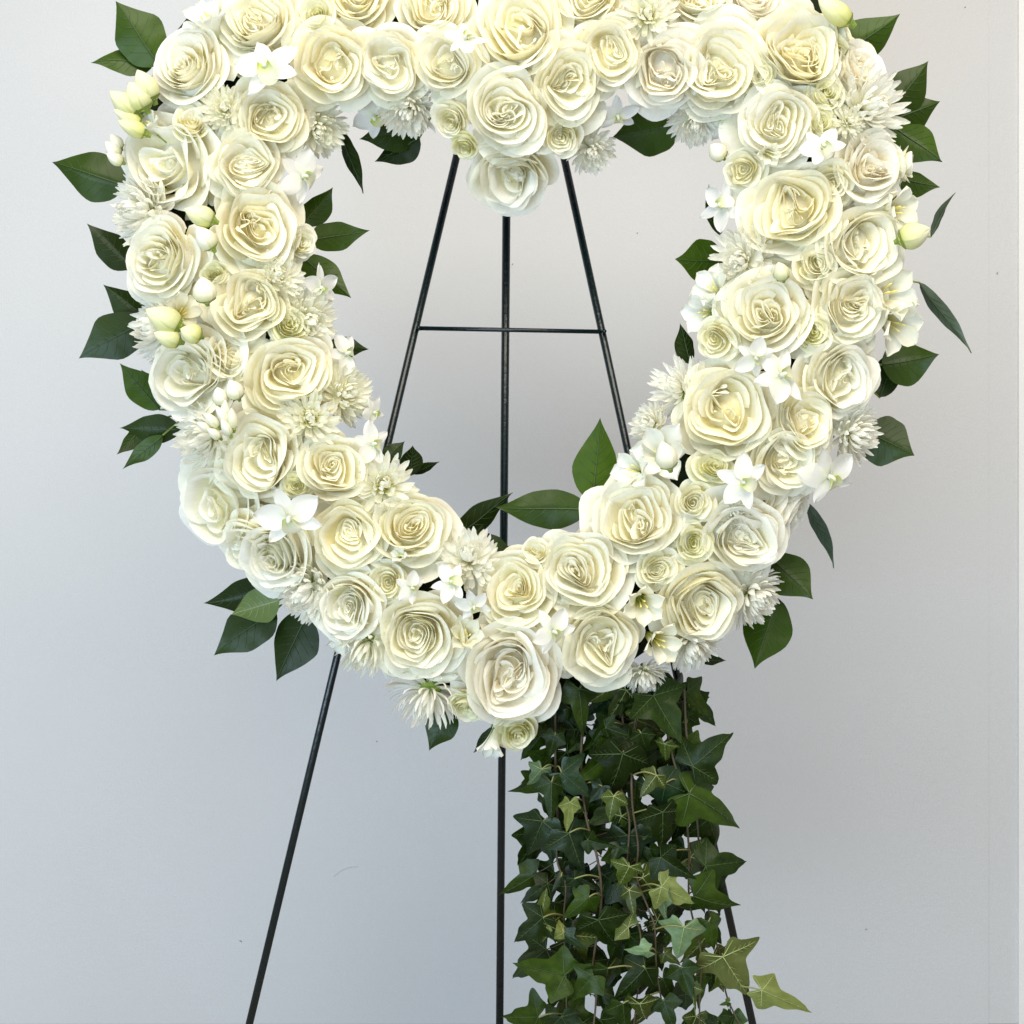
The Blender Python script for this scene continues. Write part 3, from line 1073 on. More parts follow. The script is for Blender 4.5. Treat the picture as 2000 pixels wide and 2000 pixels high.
# ------------------------------------------------------------------ the foam heart under the flowers
hp = smooth_path([W(x, y, 0.018) for x, y in HEART + HEART[:3]], 4)[:-8]
hp = hp[:len(HEART) * 4]
v, f = [], []
nn = 18
for i, p in enumerate(hp):
    tg = (hp[(i + 1) % len(hp)] - hp[i - 1]).normalized()
    sd = tg.cross(Vector((0, 1, 0))).normalized()
    for k in range(nn):
        th = 2 * math.pi * k / nn
        cx, cy = math.cos(th), math.sin(th)
        rx = 0.088 * math.copysign(abs(cx) ** 0.75, cx)
        ry = 0.070 * math.copysign(abs(cy) ** 0.75, cy)
        v.append(p + sd * rx + Vector((0, ry, 0)))
for i in range(len(hp)):
    j = (i + 1) % len(hp)
    for k in range(nn):
        f.append((i * nn + k, i * nn + (k + 1) % nn, j * nn + (k + 1) % nn, j * nn + k))
wr = link('wreath_form', mesh_from('wreath_form', [q - hp[0] for q in v], f, None, M['foam']))
wr.location = hp[0]
tag(wr, 'dark heart-shaped foam ring seen only in gaps between the flowers', 'wreath form')

# ------------------------------------------------------------------ roses
ROSES = [
    (362, 116, 78, 'tight', 'ivory', None, "white rose at the left lobe's outer corner, beside a pair of dark leaves"),
    (492, 24, 76, 'open', 'cream', None, "loose rose cut by the photo's top edge, directly above the left lobe's star-shaped orchid"),
    (645, 118, 80, 'deep', 'warm', None, "deep-cupped cream rose just right of the left lobe's star-shaped orchid"),
    (533, 228, 72, 'quart', 'warm', None, "cream rose with divided centre directly below the left lobe's star-shaped orchid"),
    (482, 318, 72, 'deep', 'cream', None, "cream rose between the ruffled open bloom and the orchid on the upper left inner edge"),
    (506, 437, 94, 'swirl', 'warm', None, "broad cream rose beside the two dark leaves on the upper left inner edge"),
    (303, 506, 84, 'tight', 'ivory', None, "round white rose on the left outer edge, under a half-hidden white chrysanthemum"),
    (485, 590, 76, 'quart', 'warm', None, "rose with folded divided centre, right of the yellow-throated freesia on the left arm"),
    (361, 722, 88, 'quart', 'ivory', None, "white twisted rose on the left outer edge, below the freesia with fat green buds"),
    (571, 728, 86, 'swirl', 'warm', None, "many-layered cream rose directly above the left arm's upper yellow-eyed chrysanthemum"),
    (502, 882, 90, 'quart', 'cream', None, "large divided rose above the big flat orchid on the left arm"),
    (654, 908, 70, 'swirl', 'warm', None, "cream rose between the left arm's two yellow-eyed chrysanthemums"),
    (683, 1049, 78, 'deep', 'warm', None, "cream rose touching the right side of the big flat orchid at lower left"),
    (804, 1030, 82, 'tight', 'warm', None, "cream rose on the lower left inner edge, below the second yellow-eyed chrysanthemum"),
    (528, 1086, 82, 'tight', 'ivory', (-0.7, 0.7, 22), "white rose half hidden under the big flat orchid at lower left"),
    (672, 1195, 72, 'swirl', 'ivory', None, "white rose just above where the left easel leg comes out below the heart"),
    (820, 1248, 88, 'tight', 'cream', None, "spiral rose with a pointed lower petal, left of the heart's bottom tip"),
    (1005, 1150, 80, 'swirl', 'warm', None, "cream rose in the bottom centre, directly above the rose of the heart's tip"),
    (998, 1320, 104, 'quart', 'blush', None, "big folded rose at the heart's bottom tip, above two hanging little blooms"),
    (1132, 1113, 88, 'tight', 'cream', None, "rose on the bottom inner edge, right of a small cream bud"),
    (1242, 1003, 90, 'swirl', 'cream', None, "rose next to the long dark leaf that crosses the middle easel leg"),
    (1168, 1262, 84, 'quart', 'cream', None, "rose with pleated centre directly above the hanging ivy"),
    (1378, 1187, 86, 'deep', 'cream', None, "rose right of the two yellow-throated freesias near the ivy"),
    (1461, 1048, 86, 'deep', 'ivory', None, "rose right of the column of three little spray roses on the lower right arm"),
    (1542, 902, 72, 'deep', 'cream', None, "cream rose between two star-shaped orchids on the lower right arm"),
    (1582, 815, 66, 'deep', 'warm', (0.6, -0.3, 18), "half-open rose with a narrow cup, wedged below the pale outer rose on the right arm"),
    (1653, 738, 80, 'open', 'ivory', None, "pale ruffled rose on the right outer edge, beside a broad dark leaf"),
    (1428, 798, 98, 'quart', 'warm', None, "very large rose on the right inner edge, capped by a white orchid petal"),
    (1496, 602, 92, 'tight', 'cream', None, "large round rose halfway down the right arm, left of a small spray rose"),
    (1666, 598, 78, 'swirl', 'cream', None, "rose left of the many-petalled freesia cluster on the right outer edge"),
    (1695, 480, 88, 'open', 'cream', None, "rose below the yellow-green bud at the right outer edge"),
    (1539, 410, 94, 'open', 'warm', None, "very large open rose on the upper right arm, right of the pale blue-white orchid"),
    (1709, 322, 74, 'swirl', 'blush', None, "rose under the big shaggy chrysanthemum at the upper right outer edge"),
    (1514, 240, 82, 'swirl', 'ivory', None, "rose directly below the small yellow spray rose in the right lobe"),
    (1568, 88, 98, 'open', 'warm', None, "largest rose of the right lobe, at its outer corner beside an upright leaf"),
    (1405, 125, 90, 'open', 'cream', None, "rose with two loose centres, just left of the small yellow spray rose"),
    (1304, 140, 76, 'quart', 'blush', None, "rose above the broad round dark leaf under the right lobe"),
    (1193, 104, 68, 'deep', 'warm', None, "cream rose under the right lobe's top chrysanthemum, between two larger roses"),
    (1114, 162, 80, 'swirl', 'cream', (0.3, 0.8, 18), "rose right of the heart's dip, above a small spray rose"),
    (1003, 42, 98, 'open', 'warm', None, "very large yellow-centred rose at the top middle of the heart"),
    (993, 216, 84, 'swirl', 'ivory', (0.0, 1.0, 14), "rose in the heart's dip, between the biggest top rose and the drooping one"),
    (998, 360, 78, 'quart', 'ivory', (0.0, 1.0, 44), "drooping rose hanging lowest from the heart's dip, over the middle easel leg"),
    (867, 120, 66, 'deep', 'cream', None, "cupped rose left of the heart's dip, partly covered by white orchid petals"),
    (759, 128, 66, 'deep', 'cream', None, "narrow cupped rose in the left lobe, second from the star-shaped orchid"),
    (1148, -12, 76, 'tight', 'cream', None, "rose cut by the top edge just right of the biggest top rose"),
    (848, 0, 68, 'open', 'warm', None, "rose cut by the top edge just left of the biggest top rose"),
    (692, -14, 76, 'tight', 'warm', None, "rose cut by the top edge right of the little yellow-green spray rose"),
    (1372, -22, 66, 'open', 'cream', None, "rose cut by the top edge right of the top chrysanthemum"),
    (1482, -10, 66, 'tight', 'blush', None, "pale rose cut by the top edge left of the right lobe's largest rose"),
    (1552, 1010, 66, 'tight', 'blush', (0.8, 0.5, 62), "back of a pale rose turned away on the lower right outer edge"),
]
for (x, y, r, st, tone, face, label) in ROSES:
    make_rose(x, y, r, st, label, tone, face, back=0.035 if 'turned away' in label else (0.02 if y < 12 else 0.0))

LOOSE = [
    (319, 312, 98, 'ivory', (-0.4, 0.2, 18), "ruffled open bloom with loose petals on the left outer edge, beside a big single leaf"),
    (412, 985, 96, 'ivory', (-0.8, 0.5, 30), "ruffled white bloom with pointed petals on the lower left outer edge"),
    (1690, 118, 58, 'blush', (0.6, -0.4, 30), "small ruffled bloom on the right outer edge, above the big shaggy chrysanthemum"),
    (470, 1076, 58, 'ivory', (-0.6, 0.7, 40), "small ruffled white bloom tucked under the pointed ruffled bloom at lower left"),
    (448, 690, 44, 'cream', (0.3, -0.2, 30), "narrow half-hidden ruffled bloom between two roses on the left arm"),
]
for (x, y, r, tone, face, label) in LOOSE:
    make_rose(x, y, r, 'ruffle', label, tone, face, 'ruffled_bloom', 'ruffled bloom', 'ruffled white blooms in the wreath', 0.012)

# ------------------------------------------------------------------ spray roses
SPRAY = [
    (612, 24, 38, 'spray', 'spray', None, "little yellow-green spray rose at the top edge of the left lobe"),
    (373, 232, 37, 'cup', 'sprayw', (0.5, -0.6, 30), "small pale spray rose above the ruffled open bloom on the left lobe"),
    (417, 533, 26, 'spray', 'spray', None, "tiny yellow-green spray rose above a white bud on the left arm"),
    (594, 472, 34, 'cup', 'sprayw', (0.8, 0.2, 35), "small pale spray rose at the upper left inner edge, below two dark leaves"),
    (569, 632, 40, 'cup', 'spray', (0.4, -0.2, 20), "yellow spray rose in front of a chrysanthemum on the left inner edge"),
    (578, 946, 29, 'spray', 'spray', None, "tiny greenish spray rose above the big flat orchid at lower left"),
    (752, 1140, 40, 'spray', 'sprayw', None, "small spiral spray rose beside pale green petals at lower left"),
    (875, 238, 38, 'spray', 'sprayw', (-0.4, 0.8, 38), "spray rose left of the heart's dip, turned down beside the left easel leg"),
    (1099, 272, 41, 'spray', 'sprayw', (0.1, 0.9, 25), "spray rose right of the drooping rose, over the right easel leg"),
    (1481, 142, 34, 'spray', 'spray', None, "small yellow spray rose between the two biggest blooms of the right lobe"),
    (1615, 182, 38, 'spray', 'spray', None, "upper of two stacked spray roses beside the big shaggy chrysanthemum"),
    (1608, 237, 33, 'spray', 'spray', None, "lower of two stacked spray roses beside the big shaggy chrysanthemum"),
    (1449, 334, 40, 'cup', 'sprayw', (-0.5, 0.3, 22), "spray rose on the right inner edge, above the pale blue-white orchid"),
    (1633, 357, 44, 'cup', 'sprayw', (0.0, 0.4, 15), "open-cupped spray rose between two large roses on the upper right arm"),
    (1782, 322, 38, 'cup', 'sprayw', (0.9, 0.0, 72), "spray rose seen from its side, sticking out at the right outer edge"),
    (1657, 66, 36, 'cup', 'spray', (0.8, -0.3, 60), "spray rose seen from its side at the right lobe's top corner, by an upright leaf"),
    (1594, 516, 44, 'spray', 'sprayw', None, "spray rose below the very large open rose on the upper right arm"),
    (1594, 650, 38, 'spray', 'spray', None, "spray rose between two large roses halfway down the right arm"),
    (1398, 666, 42, 'cup', 'sprayw', (-0.5, 0.3, 25), "spray rose on the right inner edge, below a pale freesia"),
    (1392, 908, 40, 'spray', 'spray', (0.0, -0.3, 16), "topmost little spray rose in the column on the lower right arm"),
    (1356, 978, 43, 'spray', 'sprayw', None, "second spray rose down the column on the lower right arm"),
    (1356, 1058, 41, 'spray', 'spray', None, "third spray rose down the column on the lower right arm, above a dark gap"),
    (1288, 1110, 41, 'spray', 'sprayw', None, "lowest spray rose on the right, above the upper yellow-throated freesia"),
    (1012, 1436, 44, 'spray', 'spray', (0.3, 0.6, 28), "spray rose hanging lowest below the heart's tip, beside the ivy"),
    (911, 1390, 37, 'cup', 'spray', (-0.2, 0.9, 40), "half-hidden greenish spray rose tucked under the heart's tip on the left"),
    (905, 292, 27, 'cup', 'spray', (-0.2, 0.9, 45), "tiny greenish spray rose beneath the one beside the left easel leg"),
    (1047, 1070, 30, 'cup', 'sprayw', (0.0, -0.8, 35), "small cream bud-like spray rose on the bottom inner edge"),
    (489, 118, 42, 'spray', 'spray', (-0.2, 0.2, 20), "shaded yellowish spray rose left of the star-shaped orchid in the left lobe"),
]
for (x, y, r, st, tone, face, label) in SPRAY:
    make_rose(x, y, r, st, label, tone, face, 'spray_rose', 'spray rose', 'small spray roses in the wreath', 0.022 if 'half-hidden' in label or 'shaded' in label else 0.008)

# ------------------------------------------------------------------ chrysanthemums
MUMS = [
    (438, 212, 50, 'full', 'mumc', None, 0.02, "small cream chrysanthemum between the two upper left roses and the star-shaped orchid"),
    (264, 412, 80, 'full', 'mum', (-1, 0.1, 45), 0.045, "white chrysanthemum on the left outer edge, under the ruffled open bloom"),
    (545, 537, 54, 'full', 'mumc', (0.6, -0.2, 25), 0.02, "creamy chrysanthemum on the upper left inner edge, left of a sideways orchid"),
    (605, 628, 66, 'full', 'mumc', (0.8, 0.2, 35), 0.035, "chrysanthemum behind the yellow spray rose on the left inner edge"),
    (623, 258, 60, 'full', 'mumc', (0.5, 0.8, 40), 0.04, "shaded chrysanthemum on the left lobe's inner edge, above the long curved leaf"),
    (795, 222, 62, 'full', 'mum', (-0.1, 1, 48), 0.04, "chrysanthemum under the left lobe's narrow cupped rose, over dark leaves"),
    (1266, 24, 64, 'eye', 'mumc', None, 0.006, "yellow-eyed chrysanthemum at the top edge of the right lobe"),
    (1157, 300, 50, 'full', 'mum', (0.2, 1, 42), 0.04, "small chrysanthemum right of the spray rose over the right easel leg"),
    (1358, 244, 54, 'full', 'mum', (-0.1, 1, 45), 0.04, "chrysanthemum right of the broad round dark leaf under the right lobe"),
    (1706, 208, 92, 'full', 'mum', (0.7, 0.0, 25), 0.015, "big shaggy chrysanthemum on the right outer edge, biggest of its kind"),
    (1442, 508, 68, 'full', 'mum', (-0.8, 0.1, 35), 0.03, "white chrysanthemum on the right inner edge, beside a dark pointed leaf"),
    (1318, 752, 70, 'spider', 'mum', (-0.8, -0.4, 45), 0.04, "fine-petalled chrysanthemum left of the very large rose on the right inner edge"),
    (1262, 828, 48, 'full', 'mum', (-0.8, -0.2, 50), 0.045, "small chrysanthemum behind the freesia on the right inner edge, by the right easel leg"),
    (1682, 850, 64, 'full', 'mum', (0.9, 0.2, 45), 0.03, "chrysanthemum on the right outer edge, in front of a broad leaf, below the half-open rose"),
    (1483, 1172, 66, 'full', 'mum', (0.8, 0.6, 48), 0.035, "chrysanthemum on the lower right outer edge, between two dark leaves"),
    (1352, 1272, 62, 'full', 'mum', (0.3, 0.9, 50), 0.04, "chrysanthemum under the low right rose, right above the ivy"),
    (607, 814, 66, 'eye', 'mumc', (0.3, -0.2, 15), 0.006, "upper of the left arm's two yellow-eyed chrysanthemums"),
    (752, 944, 68, 'eye', 'mumc', (0.5, -0.4, 20), 0.008, "lower of the left arm's two yellow-eyed chrysanthemums"),
    (682, 768, 62, 'full', 'mumc', (0.8, -0.2, 40), 0.03, "cream chrysanthemum on the left inner edge, nearest to the left easel leg"),
    (390, 858, 82, 'full', 'mum', (-0.9, 0.2, 40), 0.03, "white chrysanthemum on the left outer edge, below the twisted white rose"),
    (590, 1160, 74, 'full', 'mum', (-0.7, 0.6, 45), 0.035, "white chrysanthemum on the lower left outer edge, right of three dark leaves"),
    (712, 1276, 78, 'spider', 'mumc', (-0.3, 0.9, 50), 0.045, "wispy chrysanthemum right below the white rose above the left easel leg"),
    (832, 1376, 84, 'spider', 'mum', (-0.2, 1, 52), 0.045, "spidery chrysanthemum hanging under the rose with a pointed lower petal"),
    (914, 1086, 66, 'full', 'mum', (-0.1, -0.9, 28), 0.022, "pinkish-white chrysanthemum on the inner edge at the bottom, left of centre"),
    (296, 640, 74, 'full', 'mum', (-1, 0, 50), 0.05, "half-hidden white chrysanthemum behind the fat green freesia buds on the left"),
    (1440, 1003, 40, 'full', 'mum', None, 0.02, "little chrysanthemum peeping out between the spray roses and the lower right orchid"),
    (1662, 236, 34, 'eye', 'mumc', None, 0.004, "little beaded chrysanthemum between the two stacked spray roses and the shaggy one"),
    (1262, 1330, 46, 'full', 'mum', (0.2, 1, 55), 0.05, "shaded little chrysanthemum behind the ivy's top, under the pleated rose"),
]
for (x, y, r, kind, tone, face, back, label) in MUMS:
    make_mum(x, y, r, label, kind, tone, face, back)

# ------------------------------------------------------------------ orchids
ORCHIDS = [
    (522, 132, 72, (-0.2, -0.2, 22), 20, -0.02, "star-shaped white orchid in the left lobe, between three large roses"),
    (592, 345, 58, (0.9, 0.0, 32), 60, 0.01, "white orchid on the upper left inner edge, above two dark leaves"),
    (626, 562, 44, (0.9, 0.3, 52), 10, 0.005, "sideways white orchid before a dark leaf on the left inner edge"),
    (676, 692, 48, (0.8, -0.4, 40), 95, 0.01, "upright white orchid on the left inner edge, before a small dark leaf"),
    (730, 806, 34, (0.9, 0.0, 58), 30, 0.01, "small orchid with petals reaching out towards the left easel leg"),
    (728, 868, 46, (0.8, -0.3, 30), 75, 0.004, "white orchid above the lower yellow-eyed chrysanthemum on the left inner edge"),
    (566, 1012, 70, (-0.1, 0.2, 14), 15, -0.028, "big flat white orchid with a green throat at lower left"),
    (910, 76, 44, (0.0, -0.4, 30), 130, -0.03, "brilliant white orchid overlapping the cupped rose left of the heart's dip"),
    (732, 226, 54, (-0.2, 1.0, 42), 50, 0.03, "shaded orchid under the left lobe, above the dark leaves"),
    (1206, 226, 42, (0.2, 1.0, 42), 10, 0.03, "half-hidden orchid left of the broad round leaf under the right lobe"),
    (1409, 238, 44, (-0.4, 0.7, 42), 80, 0.03, "shaded orchid between the rose with two centres and the right inner edge"),
    (1607, 288, 50, (0.0, -0.1, 20), 35, -0.014, "white orchid with two bright petals between the upper right roses"),
    (1410, 402, 52, (-0.9, 0.0, 45), 110, 0.01, "pale blue-white orchid sticking out at the right inner edge"),
    (1476, 698, 44, (0.0, 0.2, 20), 60, -0.01, "white orchid capping the very large rose on the right inner edge"),
    (1526, 734, 62, (0.2, -0.2, 20), 100, -0.006, "twisted white orchid left of the pale ruffled rose on the right arm"),
    (1620, 932, 66, (0.7, 0.3, 26), 25, -0.002, "star-shaped orchid at the lower right outer edge, against the bare wall"),
    (1452, 942, 56, (-0.1, 0.0, 16), 70, -0.016, "star-shaped orchid between the spray rose column and the lower right rose"),
    (1081, 1234, 50, (0.1, 0.0, 22), 40, -0.016, "white orchid between the bottom centre rose and the pleated rose"),
    (882, 1138, 44, (-0.1, -0.2, 22), 100, -0.012, "cream-white orchid left of the bottom centre rose, upper of two"),
    (926, 1184, 38, (0.0, 0.1, 25), 20, -0.014, "small white orchid left of the bottom centre rose, lower of two"),
    (804, 1148, 36, (0.2, 0.0, 25), 65, -0.006, "pale green-tinged orchid right of the small spiral spray rose at lower left"),
]
for (x, y, r, face, spin, back, label) in ORCHIDS:
    make_orchid(x, y, r, label, face, back, 30, spin)

# ------------------------------------------------------------------ freesias and buds
FREESIAS = [
    (364, 603, 54, 'freesia', (0.7, -0.3, 38), 0.9, "yellow-throated freesia on the left arm, between fat green buds and a rose"),
    (284, 236, 42, 'freesiaw', (-0.6, -0.6, 45), 0.8, "pale freesia opening beside the green buds on the left lobe's outer edge"),
    (396, 22, 72, 'freesiaw', (-0.3, -0.6, 40), 1.0, "greenish-white freesia cut by the top edge above the corner rose"),
    (1768, 408, 66, 'freesia', (0.7, 0.1, 38), 1.0, "cream freesia on the right outer edge, above the yellow-green bud"),
    (1748, 562, 84, 'freesia', (0.6, -0.2, 26), 1.2, "upper bloom of the many-petalled freesia cluster on the right outer edge"),
    (1764, 640, 74, 'freesia', (0.6, 0.5, 36), 1.1, "lower bloom of the many-petalled freesia cluster on the right outer edge"),
    (1386, 554, 60, 'freesiaw', (-0.6, -0.4, 38), 1.1, "pale freesia on the right inner edge, below the white chrysanthemum"),
    (1368, 612, 62, 'freesiaw', (-0.7, 0.2, 38), 1.1, "pale greenish freesia on the right inner edge, left of the large round rose"),
    (1260, 1184, 62, 'freesia', (0.1, 0.2, 16), 0.9, "upper of the two yellow-throated freesias near the ivy"),
    (1298, 1262, 64, 'freesia', (0.6, 0.4, 28), 0.8, "lower of the two yellow-throated freesias near the ivy"),
    (912, 1236, 60, 'freesia', (0.1, -0.3, 20), 0.6, "rolled cream freesia between the spiral rose and the big folded rose at the tip"),
    (1288, 880, 80, 'freesiaw', (-0.3, -0.2, 20), 1.1, "large pale freesia on the right inner edge, above the rose by the long leaf"),
    (1228, 914, 60, 'freesiaw', (-0.7, -0.2, 40), 1.1, "greenish-white freesia beside the upright dark leaf on the right inner edge"),
    (958, 1468, 46, 'freesiaw', (-0.2, 0.9, 60), 0.5, "white freesia hanging down below the heart's tip, before the middle easel leg"),
    (778, 1082, 26, 'freesiaw', (-0.2, -0.3, 20), 0.8, "tiny greenish freesia above the small spiral spray rose at lower left"),
    (660, 1262, 40, 'freesiaw', (-0.7, 0.7, 55), 0.9, "shaded freesia at the top of the left easel leg's visible lower part"),
    (1505, 302, 36, 'freesia', (0.1, 0.6, 25), 0.8, "small freesia with a yellow throat under the rose below the yellow spray rose"),
]
for (x, y, r, tone, face, op, label) in FREESIAS:
    make_freesia(x, y, r / 1.02, label, tone, face, 0.012 if 'shaded' in label else -0.002, 34, op)

GB = 'closed flower buds in the wreath'
make_buds([(300, 196, 268, 136, 21), (286, 214, 252, 160, 25), (270, 224, 214, 178, 20), (276, 244, 222, 214, 13), (286, 262, 230, 236, 15)], "cluster of yellow-green buds on the left lobe's outer edge, under two dark leaves", GB, -0.005, 'bud', 'bud_cluster', 'bud cluster')
make_buds([(352, 640, 284, 604, 24), (392, 658, 352, 642, 18), (352, 668, 300, 650, 17)], "fat yellow-green freesia buds on the left arm, beside the yellow-throated freesia", GB, -0.035, 'bud', 'bud_cluster', 'bud cluster')
make_buds([(418, 432, 360, 408, 19)], "greenish bud beside a dark gap, left of the broad upper left rose", GB, -0.03)
make_buds([(416, 486, 384, 442, 18)], "white bud under the greenish one, left of the broad upper left rose", GB, -0.03, 'budw')
make_buds([(404, 590, 394, 540, 22)], "white bud below the tiny spray rose on the left arm", GB, -0.03, 'budw')
make_buds([(1756, 470, 1818, 446, 24)], "single yellow-green bud at the right outer edge, below a cream freesia", GB, -0.015)
make_buds([(1530, 546, 1520, 512, 15)], "small greenish bud left of the spray rose below the very large open rose", GB, -0.012)
make_buds([(466, 778, 448, 742, 16), (434, 790, 424, 756, 14)], "pair of small white buds between two roses on the left arm", GB, -0.03, 'budw', 'bud_cluster', 'bud cluster')
make_buds([(450, 830, 420, 792, 9), (440, 820, 440, 780, 9), (428, 834, 398, 806, 9), (456, 838, 452, 796, 9), (412, 842, 384, 824, 8), (450, 850, 432, 818, 9), (430, 856, 404, 836, 8)], "sprig of tiny white buds left of the large rose on the left arm", GB, -0.03, 'budw', 'bud_cluster', 'bud cluster')
make_buds([(1660, 44, 1598, -2, 20)], "yellow-green bud at the top edge, above the right lobe's largest rose", GB, -0.02)
make_buds([(232, 306, 206, 276, 14), (236, 290, 216, 262, 12), (240, 318, 208, 300, 12)], "little white bud cluster on the left outer edge, above the big single leaf", GB, 0.01, 'budw', 'bud_cluster', 'bud cluster')
make_buds([(1308, 914, 1292, 862, 20)], "white bud at the foot of the large pale freesia on the right inner edge", GB, -0.05, 'budw')
make_buds([(1412, 308, 1388, 282, 17)], "tiny pale bud on the right inner edge, above a spray rose", GB, 0.0, 'budw')

# ------------------------------------------------------------------ green leaves round the wreath
make_leaves([(312, 128, 226, 2, 96, 'mid', 0.05, 10, 0.03)], "upright dark leaf at the left lobe's top corner, larger of two")
make_leaves([(300, 124, 178, 123, 56, 'mid', 0.12, 10, 0.045)], "smaller dark leaf lying level at the left lobe's top corner")
make_leaves([(246, 362, 102, 317, 92, 'mid', 0.05, 0, 0.03)], "big single leaf pointing left beside the ruffled open bloom")
make_leaves([(262, 524, 170, 437, 62, 'dark', 0.05, 15, 0.04)], "dark leaf pointing up-left beside the round white rose")
make_leaves([(286, 622, 202, 556, 60, 'dark', 0.0, 10, 0.05)], "upper dark leaf of two behind the fat green freesia buds")
make_leaves([(288, 622, 154, 700, 88, 'dark', 0.10, -10, 0.035)], "lower dark leaf of two behind the fat green freesia buds")
make_leaves([(312, 800, 234, 710, 62, 'mid', 0.05, 0, 0.03), (318, 790, 276, 722, 50, 'dark', 0.0, 0, 0.05), (352, 838, 234, 836, 54, 'dark', 0.06, 0, 0.035),
             (282, 828, 228, 888, 36, 'mid', -0.05, 0, 0.045), (318, 850, 240, 916, 34, 'mid', 0.08, 0, 0.03)], "five-leaved dark sprig beside the twisted white rose on the left outer edge")
make_leaves([(535, 1152, 398, 1178, 64, 'dark', -0.12, 0, 0.035), (540, 1190, 418, 1280, 84, 'dark', 0.05, 0, 0.045), (600, 1200, 540, 1330, 100, 'dark', 0.02, 20, 0.035),
             (546, 1172, 452, 1200, 68, 'lime', 0.0, 0, 0.02)], "sprig of three dark leaves and one pale lime leaf at the lower left")
make_leaves([(668, 256, 709, 378, 34, 'dark', -0.18, 25, 0.04)], "long curved narrow leaf under the left lobe, inside the heart")
make_leaves([(816, 262, 702, 272, 66, 'dark', 0.06, 0, 0.05), (820, 268, 732, 316, 60, 'dark', 0.0, 0, 0.04)], "two dark leaves under the left lobe, left of the left easel leg")
make_leaves([(1330, 240, 1196, 268, 100, 'mid', 0.02, 0, 0.04)], "broad round dark leaf under the right lobe, inside the heart")
make_leaves([(592, 440, 650, 366, 54, 'mid', 0.1, 0, 0.035)], "upright leaf on the upper left inner edge, below an orchid")
make_leaves([(604, 470, 722, 450, 56, 'mid', 0.05, 0, 0.03)], "dark leaf pointing right from the upper left inner edge")
make_leaves([(590, 500, 686, 582, 58, 'mid', -0.08, 0, 0.04)], "dark leaf pointing down-right behind the sideways orchid")
make_leaves([(632, 676, 720, 682, 44, 'dark', -0.1, 0, 0.04)], "small dark leaf behind the upright orchid on the left inner edge")
make_leaves([(750, 900, 790, 862, 36, 'dark', 0.0, 0, 0.05), (802, 926, 806, 870, 44, 'dark', 0.02, 0, 0.045), (806, 926, 858, 902, 20, 'dark', 0.0, 30, 0.06)], "sprig of little dark leaves by the left easel leg on the lower inner edge")
make_leaves([(884, 1050, 1002, 962, 52, 'dark', -0.12, 20, 0.035), (900, 1080, 951, 1012, 30, 'dark', 0.0, 0, 0.05), (910, 1062, 1014, 1088, 62, 'dark', -0.08, 0, 0.045), (930, 1062, 886, 1030, 40, 'dark', 0.0, 0, 0.055)], "clump of dark leaves at the bottom inner edge, behind the middle easel leg")
make_leaves([(1148, 996, 966, 990, 76, 'mid', -0.07, -10, 0.0)], "long dark leaf crossing the middle easel leg at the bottom inner edge")
make_leaves([(1158, 980, 1172, 816, 84, 'mid', 0.05, 0, 0.01)], "upright broad leaf before the right easel leg on the lower inner edge")
make_leaves([(1416, 512, 1318, 506, 82, 'mid', -0.05, 0, 0.035)], "pointed dark leaf on the right inner edge, beside the white chrysanthemum")
make_leaves([(1350, 712, 1328, 632, 44, 'dark', 0.1, 20, 0.04)], "dark leaf behind the spray rose on the right inner edge")
make_leaves([(1406, 460, 1384, 360, 34, 'dark', -0.1, 30, 0.04)], "thin dark leaf behind the pale blue-white orchid")
make_leaves([(1640, 112, 1758, 27, 78, 'mid', 0.08, 0, 0.035)], "upright leaf at the right lobe's top corner, behind a sideways spray rose")
make_leaves([(1738, 220, 1813, 119, 76, 'mid', 0.05, 0, 0.03), (1740, 236, 1836, 198, 70, 'mid', 0.04, 0, 0.04), (1742, 244, 1840, 316, 84, 'mid', -0.1, 0, 0.035)], "sprig of three leaves beside the big shaggy chrysanthemum")
make_leaves([(1752, 344, 1836, 366, 54, 'mid', -0.08, 0, 0.03)], "leaf beneath the spray rose that sticks out at the right outer edge")
make_leaves([(1818, 462, 1866, 376, 22, 'grey', -0.1, 40, 0.05)], "thin grey-green leaf pointing up at the right outer edge")
make_leaves([(1796, 552, 1897, 690, 30, 'grey', -0.10, 35, 0.06)], "long thin grey-green leaf hanging down at the right outer edge")
make_leaves([(1722, 712, 1834, 692, 92, 'mid', -0.04, 0, 0.03), (1718, 776, 1758, 668, 54, 'dark', 0.0, 0, 0.045)], "pair of broad leaves beside the pale ruffled rose on the right")
make_leaves([(1686, 838, 1786, 890, 98, 'mid', -0.06, 0, 0.04)], "broad leaf behind the right outer edge's lowest star-shaped orchid and chrysanthemum")
make_leaves([(1575, 982, 1628, 1110, 30, 'grey', -0.16, 35, 0.06)], "curved thin grey-green leaf hanging under the right arm's orchid")
make_leaves([(1504, 1086, 1588, 1170, 90, 'mid', -0.05, 0, 0.03)], "upper dark leaf at the lower right outer edge, by a chrysanthemum")
make_leaves([(1518, 1166, 1474, 1306, 92, 'mid', 0.05, 0, 0.035)], "lower dark leaf at the lower right outer edge, pointing down")
make_leaves([(880, 1380, 838, 1466, 62, 'dark', 0.0, 0, 0.05)], "dark leaf poking out under the spidery chrysanthemum")
make_leaves([(960, 1420, 925, 1470, 26, 'dark', 0.0, 20, 0.05)], "small dark leaf left of the hanging white freesia")
make_leaves([(1370, 1290, 1418, 1290, 22, 'dark', 0.0, 20, 0.05)], "tiny dark leaf under the low right rose")

